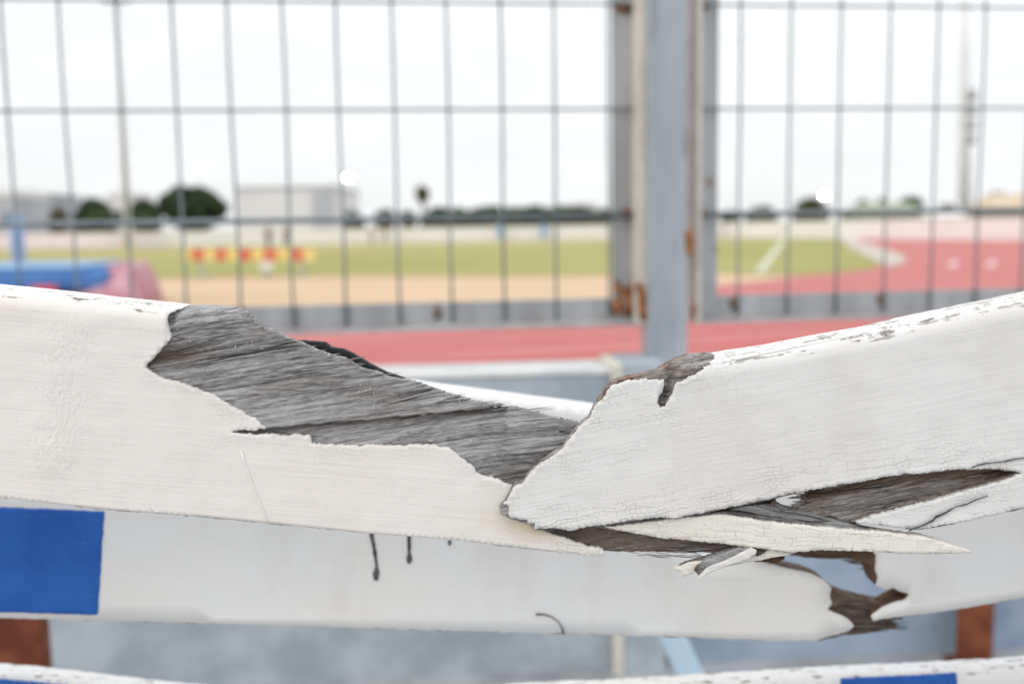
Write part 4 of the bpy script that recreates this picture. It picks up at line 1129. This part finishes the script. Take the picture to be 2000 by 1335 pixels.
hall = gable_house('long white flat-roofed hall behind the striped barrier', 462, 652, 364, 369, 150, 'bwhite', 'roofgrey', depth=24, flat=True, nwin=0)
xa = groundx(612, 150); xb = groundx(652, 150)
m = MB(); m.box(xa, xb, 149.7, 149.997, 0, P(640, 370, 150)[2]); m.build('end_bay', M['bgrey'], hall)
gable_house('grey flat building at the far left edge with banded upper floor', -120, 24, 372, 386, 128, 'bgrey', 'bwhite', flat=True, nwin=5)
gable_house('pale low building right of the left edge behind the blue pad', 30, 96, 378, 384, 140, 'bgrey', 'roofgrey', flat=True, nwin=2)
gable_house('small pale house behind the domed tree at the far left', 210, 250, 376, 384, 150, 'bwhite', 'bwhite', flat=True, nwin=1)
gable_house('long shed with pale green roof beyond the track bend', 1690, 1815, 394, 412, 108, 'roofgreen', 'roofgreen', depth=8, nwin=5)
gable_house('house with tan roof at the right edge', 1945, 2080, 376, 412, 105, 'kerb', 'rooftan', depth=8, nwin=4)
gable_house('small white gabled hut at the foot of the tall mast', 1843, 1876, 406, 424, 90, 'fwall', 'fwall', depth=4, nwin=1)
gable_house('small white shed in the hedge row by the left stile', 1124, 1164, 396, 410, 116, 'bwhite', 'bwhite', flat=True, nwin=1)


def wall_run(label, p, q, h, th=0.2):
    t = thing('boundary_wall', label, 'wall', ((p[0] + q[0]) / 2, (p[1] + q[1]) / 2, 0), 'white boundary walls')
    d = np.array(q) - np.array(p); L = np.hypot(*d); d = d / L; n = np.array([-d[1], d[0]]) * th
    k = int(L / 5)
    for i in range(k):
        a = np.array(p) + d * (L * i / k + 0.02); b = np.array(p) + d * (L * (i + 1) / k - 0.02)
        m = MB(); m.box8([(*a, -0.1), (*b, -0.1), (*(b + n), -0.1), (*(a + n), -0.1), (*a, h), (*b, h), (*(b + n), h), (*(a + n), h)]); m.build('wall_panel', M['fwall'], t)
    return t


wall_run('long low white boundary wall across the far side of the field', (-62, 93.5), (19.5, 93.5), 1.38)
wall_run('warm white boundary wall curving round the track bend at right', (19.6, 93.4), (36, 56), 1.42)


def mast(label, px, Y, ytop, w, lamps, lit=False, name='light_mast', ty=None):
    x = groundx(px, Y); zt = P(px, ytop, Y)[2]
    x2 = P(px if ty is None else ty, ytop, Y)[0]
    t = thing(name, label, 'light mast', (x, Y, 0), 'masts round the ground')
    m = MB(); m.tube([(x, Y, -0.1), ((x + x2) / 2, Y, zt / 2), (x2, Y, zt)], w, 10, [w, w * 0.8, w * 0.6]); m.build('pole', M['mast'], t, True)
    if lamps:
        m = MB(); m.box(x2 - lamps, x2 + lamps, Y - 0.08, Y + 0.08, zt, zt + 0.12); m.build('crossarm', M['mastdark'], t)
        k = max(1, int(lamps / 0.45)) * 2
        for i in range(k):
            cx = x2 - lamps + 2 * lamps * (i + 0.5) / k
            s = lamps / k * 0.8
            m = MB(); m.box(cx - s, cx + s, Y - 0.35, Y - 0.085, zt - 0.1, zt + 0.35); h = m.build('lamp_head', M['mastdark'], t, bevel=0.03)
            m = MB(); m.box(cx - s * 0.85, cx + s * 0.85, Y - 0.37, Y - 0.353, zt - 0.06, zt + 0.31); m.build('lens', M['lamp'] if lit else M['pane'], h)
    return t


mast('tall tapering grey light mast at the right, running out of the frame', 1884, 96, -40, 0.62, 0)
mast('tall mast at the left with a dark lamp rack at the upper edge', 248, 92, 4, 0.36, 1.3, ty=228)
mast('lit floodlight on a thin pole right of the white hall', 683, 110, 349, 0.05, 0.36, True)
mast('lit floodlight on a thin pole right of the dark thin pole', 1608, 110, 384, 0.05, 0.30, True)
mast('thin dark pole right of the steel post', 1540, 100, 272, 0.10, 0)
mast('short pale pole standing in the middle of the hedge row', 981, 98, 390, 0.14, 0)
# dark banded collar half-way up the right mast
tm = [o for o in bpy.data.objects if o.get('label', '').startswith('tall tapering')][0]
xx = groundx(1884, 96)
z0, z1 = P(1886, 282, 96)[2], P(1886, 168, 96)[2]
for k in range(4):
    za = z0 + (z1 - z0) * k / 4
    m = MB(); m.tube([(xx, 96, za), (xx, 96, za + (z1 - z0) / 4 * 0.7)], 0.66, 10); m.build('collar', M['roofgrey'], tm, True)

# blue signs on the wall
for px, lab in ((978, 'blue panel on the far wall below the pale pole'), (1062, 'blue panel on the far wall near the steel stile')):
    a = P(px - 6, 436, 92.8); b = P(px + 6, 464, 92.8)
    t = thing('wall_panel_sign', lab, 'sign', ((a[0] + b[0]) / 2, 92.8, 0), 'blue panels along the far wall')
    m = MB(); m.box(a[0], b[0], 92.7, 92.8, max(b[2], 0.25), a[2]); m.build('board', M['padblue'], t)
    for s in (a[0] + 0.1, b[0] - 0.1):
        m = MB(); m.box(s - 0.03, s + 0.03, 92.83, 92.9, 0, a[2]); m.build('leg', M['mast'], t)

# landing mat with a padded post
YM = 19.0
t = thing('landing_mat', 'big blue high-jump landing mat with a faded pink cover at its right end', 'mat', (groundx(60, YM), YM, 0))
xr = groundx(196, YM); zt = P(100, 517, YM + 2.4)[2]; zf = P(100, 545, YM)[2]
m = MB(); m.box8([(-13.5, YM, zf - 0.28), (xr, YM, zf - 0.20), (xr, YM + 2.6, zf - 0.2), (-13.5, YM + 2.6, zf - 0.28), (-13.5, YM, zf + 0.12), (xr, YM, zf + 0.14), (xr, YM + 2.6, zt), (-13.5, YM + 2.6, zt)]); m.build('blue_cover', M['matblue'], t, bevel=0.06)
m = MB(); m.box8([(-13.4, YM + 0.3, zf + 0.16), (xr - 0.5, YM + 0.3, zf + 0.18), (xr - 0.5, YM + 2.4, zt + 0.03), (-13.4, YM + 2.4, zt + 0.03), (-13.4, YM + 0.3, zf + 0.2), (xr - 0.5, YM + 0.3, zf + 0.22), (xr - 0.5, YM + 2.4, zt + 0.07), (-13.4, YM + 2.4, zt + 0.07)]); m.build('top_sheet', M['matpale'], t, bevel=0.02)
m = MB(); m.box(-13.5, xr - 0.1, YM - 0.05, YM + 2.5, 0.0, zf - 0.285); m.build('base_foam', M['matpink'], t, bevel=0.06)
m = MB(); m.box(groundx(50, YM - 0.4), groundx(92, YM - 0.4), YM - 0.45, YM - 0.06, 0.0, P(70, 557, YM)[2]); m.build('red_block', M['matred'], t, bevel=0.04)
# draped cover over the right end
vs = []; fs = []
n1, n2 = 26, 16
for j in range(n2 + 1):
    for i in range(n1 + 1):
        u, v = i / n1, j / n2
        px = 150 + 118 * u
        prof = np.interp(px, [150, 190, 215, 240, 258, 268], [550, 521, 513, 520, 560, 596])
        ztop = max(0.01, P(px, prof, YM)[2])
        yy = YM - 0.35 + 1.6 * v
        prof2 = math.sin(math.pi * min(1, 0.12 + v * 1.2) * 0.5) if v < 0.5 else 1.0
        vs.append((groundx(px, YM), yy, max(0.005, ztop * (prof2 if j else 0.0) + (vn(px / 9.0, v * 9.0, 3) * 0.12 if j else 0))))
for j in range(n2):
    for i in range(n1):
        b = j * (n1 + 1) + i
        fs.append((b, b + 1, b + n1 + 2, b + n1 + 1))
m = MB(); m.add(vs, fs); o = m.build('pink_cover', M['matpink'], t, True)
sdm = o.modifiers.new('thickness', 'SOLIDIFY'); sdm.thickness = 0.02
t = thing('padded_post', 'blue padded post standing behind the landing mat at the left edge', 'post', (groundx(32, 23), 23, 0))
m = MB(); m.tube([(groundx(32, 23), 23, 0.05), (groundx(32, 23), 23, P(32, 420, 23)[2])], 0.14, 12); m.build('pad', M['padblue'], t, True)
m = MB(); m.tube([(groundx(32, 23), 23, 0), (groundx(32, 23), 23, 0.05)], 0.3, 12); m.build('base', M['mastdark'], t)

# striped barrier
YB = 31.0
t = thing('striped_barrier', 'long yellow and red striped steeplechase barrier on the grass', 'barrier', (groundx(487, YB), YB, 0.01))
edges_ = [360, 374, 398, 420, 442, 466, 490, 514, 540, 566, 592, 614]
for k in range(len(edges_) - 1):
    a = P(edges_[k], 486, YB); b = P(edges_[k + 1], 509, YB)
    m = MB(); m.box(a[0] + 0.003, b[0] - 0.003, YB, YB + 0.13, b[2], a[2]); m.build('stripe', M['redp'] if k % 2 else M['yellow'], t, bevel=0.01)
for px in (392, 520, 588):
    a = P(px - 3, 512, YB); b = P(px + 3, 512, YB)
    m = MB(); m.box(a[0], b[0], YB + 0.02, YB + 0.10, 0.06, P(px, 511, YB)[2]); m.build('leg', M['steel'], t)
    m = MB(); m.box(a[0] - 0.03, b[0] + 0.03, YB - 0.45, YB + 0.55, 0.008, 0.059); m.build('foot', M['steel'], t)
a = P(508, 512, YB); b = P(533, 526, YB)
m = MB(); m.box(a[0], b[0], YB - 0.02, YB + 0.015, b[2], a[2]); m.build('plate', M['fwall'], t)


# people
def skin_mesh(name, mat, parent, pts, edges, loc, sc, rz):
    me = bpy.data.meshes.new(name)
    c, s = math.cos(rz), math.sin(rz)
    me.from_pydata([(loc[0] + (p[0] * c - p[1] * s) * sc, loc[1] + (p[0] * s + p[1] * c) * sc, loc[2] + p[2] * sc) for p in pts], edges, [])
    o = put(bpy.data.objects.new(name, me), parent)
    o.modifiers.new('skin', 'SKIN'); sub = o.modifiers.new('sub', 'SUBSURF'); sub.levels = 1; sub.render_levels = 1
    if not me.skin_vertices: me.skin_vertices.new()
    for i, p in enumerate(pts):
        me.skin_vertices[0].data[i].radius = (p[3] * sc, p[4] * sc if len(p) > 4 else p[3] * sc)
    me.skin_vertices[0].data[0].use_root = True
    me.materials.append(mat)
    return o


M['skin'] = mat_plain('skin', (0.34, 0.20, 0.14), (0.38, 0.23, 0.16), 3, 0.6)
M['hair'] = mat_plain('dark_hair', (0.015, 0.012, 0.010), (0.03, 0.022, 0.018), 3, 0.6)


def person(label, px, yfoot, hgt, shirt, legs, rz, stride=0.12, arm=0.0):
    g = G(px, yfoot)
    t = thing('person', label, 'person', (g[0], g[1], 0.012), 'people on the far side of the field')
    loc = (g[0], g[1], 0.012); sc = hgt / 1.75
    ms = mat_plain('shirt_cloth', shirt, tuple(k * 1.15 for k in shirt), 3, 0.85); ml = mat_plain('trouser_cloth', legs, tuple(k * 1.15 for k in legs), 3, 0.85)
    B = [(0, 0, 0.95, .16, .12), (0, 0, 1.2, .17, .12), (0, 0, 1.42, .15, .10), (0, -.01, 1.52, .055), (0, -.02, 1.60, .075), (0, -.02, 1.70, .07),
         (-.19, 0, 1.40, .05), (-.25, -.03 - arm, 1.14, .042), (-.24, -.12 - arm, .92, .032), (-.24, -.16 - arm, .84, .035),
         (.19, 0, 1.40, .05), (.25, .02 + arm, 1.14, .042), (.25, -.05 + arm, .92, .032), (.25, -.08 + arm, .84, .035),
         (-.09, 0, .88, .085), (-.10, -stride, .50, .06), (-.10, -stride * .8, .08, .042), (-.10, -stride * .8 - .14, .03, .03),
         (.09, 0, .88, .085), (.10, stride * .6, .50, .06), (.10, stride * 1.2, .08, .042), (.10, stride * 1.2 - .14, .03, .03)]
    E = [(0, 1), (1, 2), (2, 3), (3, 4), (4, 5), (2, 6), (6, 7), (7, 8), (8, 9), (2, 10), (10, 11), (11, 12), (12, 13), (0, 14), (14, 15), (15, 16), (16, 17), (0, 18), (18, 19), (19, 20), (20, 21)]
    skin_mesh('body', M['skin'], t, B, E, loc, sc, rz)
    gr = lambda i, k=1.16: (*B[i][:3], *[r * k for r in B[i][3:]])
    skin_mesh('shirt', ms, t, [gr(0), gr(1), gr(2), gr(6), gr(7, 1.3), gr(10), gr(11, 1.3)], [(0, 1), (1, 2), (2, 3), (3, 4), (2, 5), (5, 6)], loc, sc, rz)
    skin_mesh('trousers', ml, t, [(0, 0, .97, .145, .115), gr(14), gr(15, 1.25), gr(16, 1.4), gr(18), gr(19, 1.25), gr(20, 1.4)], [(0, 1), (1, 2), (2, 3), (0, 4), (4, 5), (5, 6)], loc, sc, rz)
    blob('hair', M['hair'], t, (loc[0], loc[1] + 0.01, loc[2] + 1.69 * sc), (0.085 * sc, 0.10 * sc, 0.085 * sc), 2)


person('person in dark clothes standing beyond the striped barrier', 525, 487, 1.72, (0.025, 0.025, 0.03), (0.03, 0.03, 0.035), 0.4, 0.06)
person('person in a brown top and dark trousers right of the dark figure', 562, 486, 1.74, (0.16, 0.09, 0.06), (0.045, 0.04, 0.045), -0.8, 0.16, 0.08)
person('person in a yellow top left of the neon one on the far field', 727, 477, 1.70, (0.55, 0.38, 0.10), (0.09, 0.08, 0.09), 0.9, 0.18, 0.08)
person('person in a neon green top at the far wall', 752, 476, 1.62, (0.36, 0.55, 0.10), (0.25, 0.25, 0.27), -0.6, 0.14, 0.06)
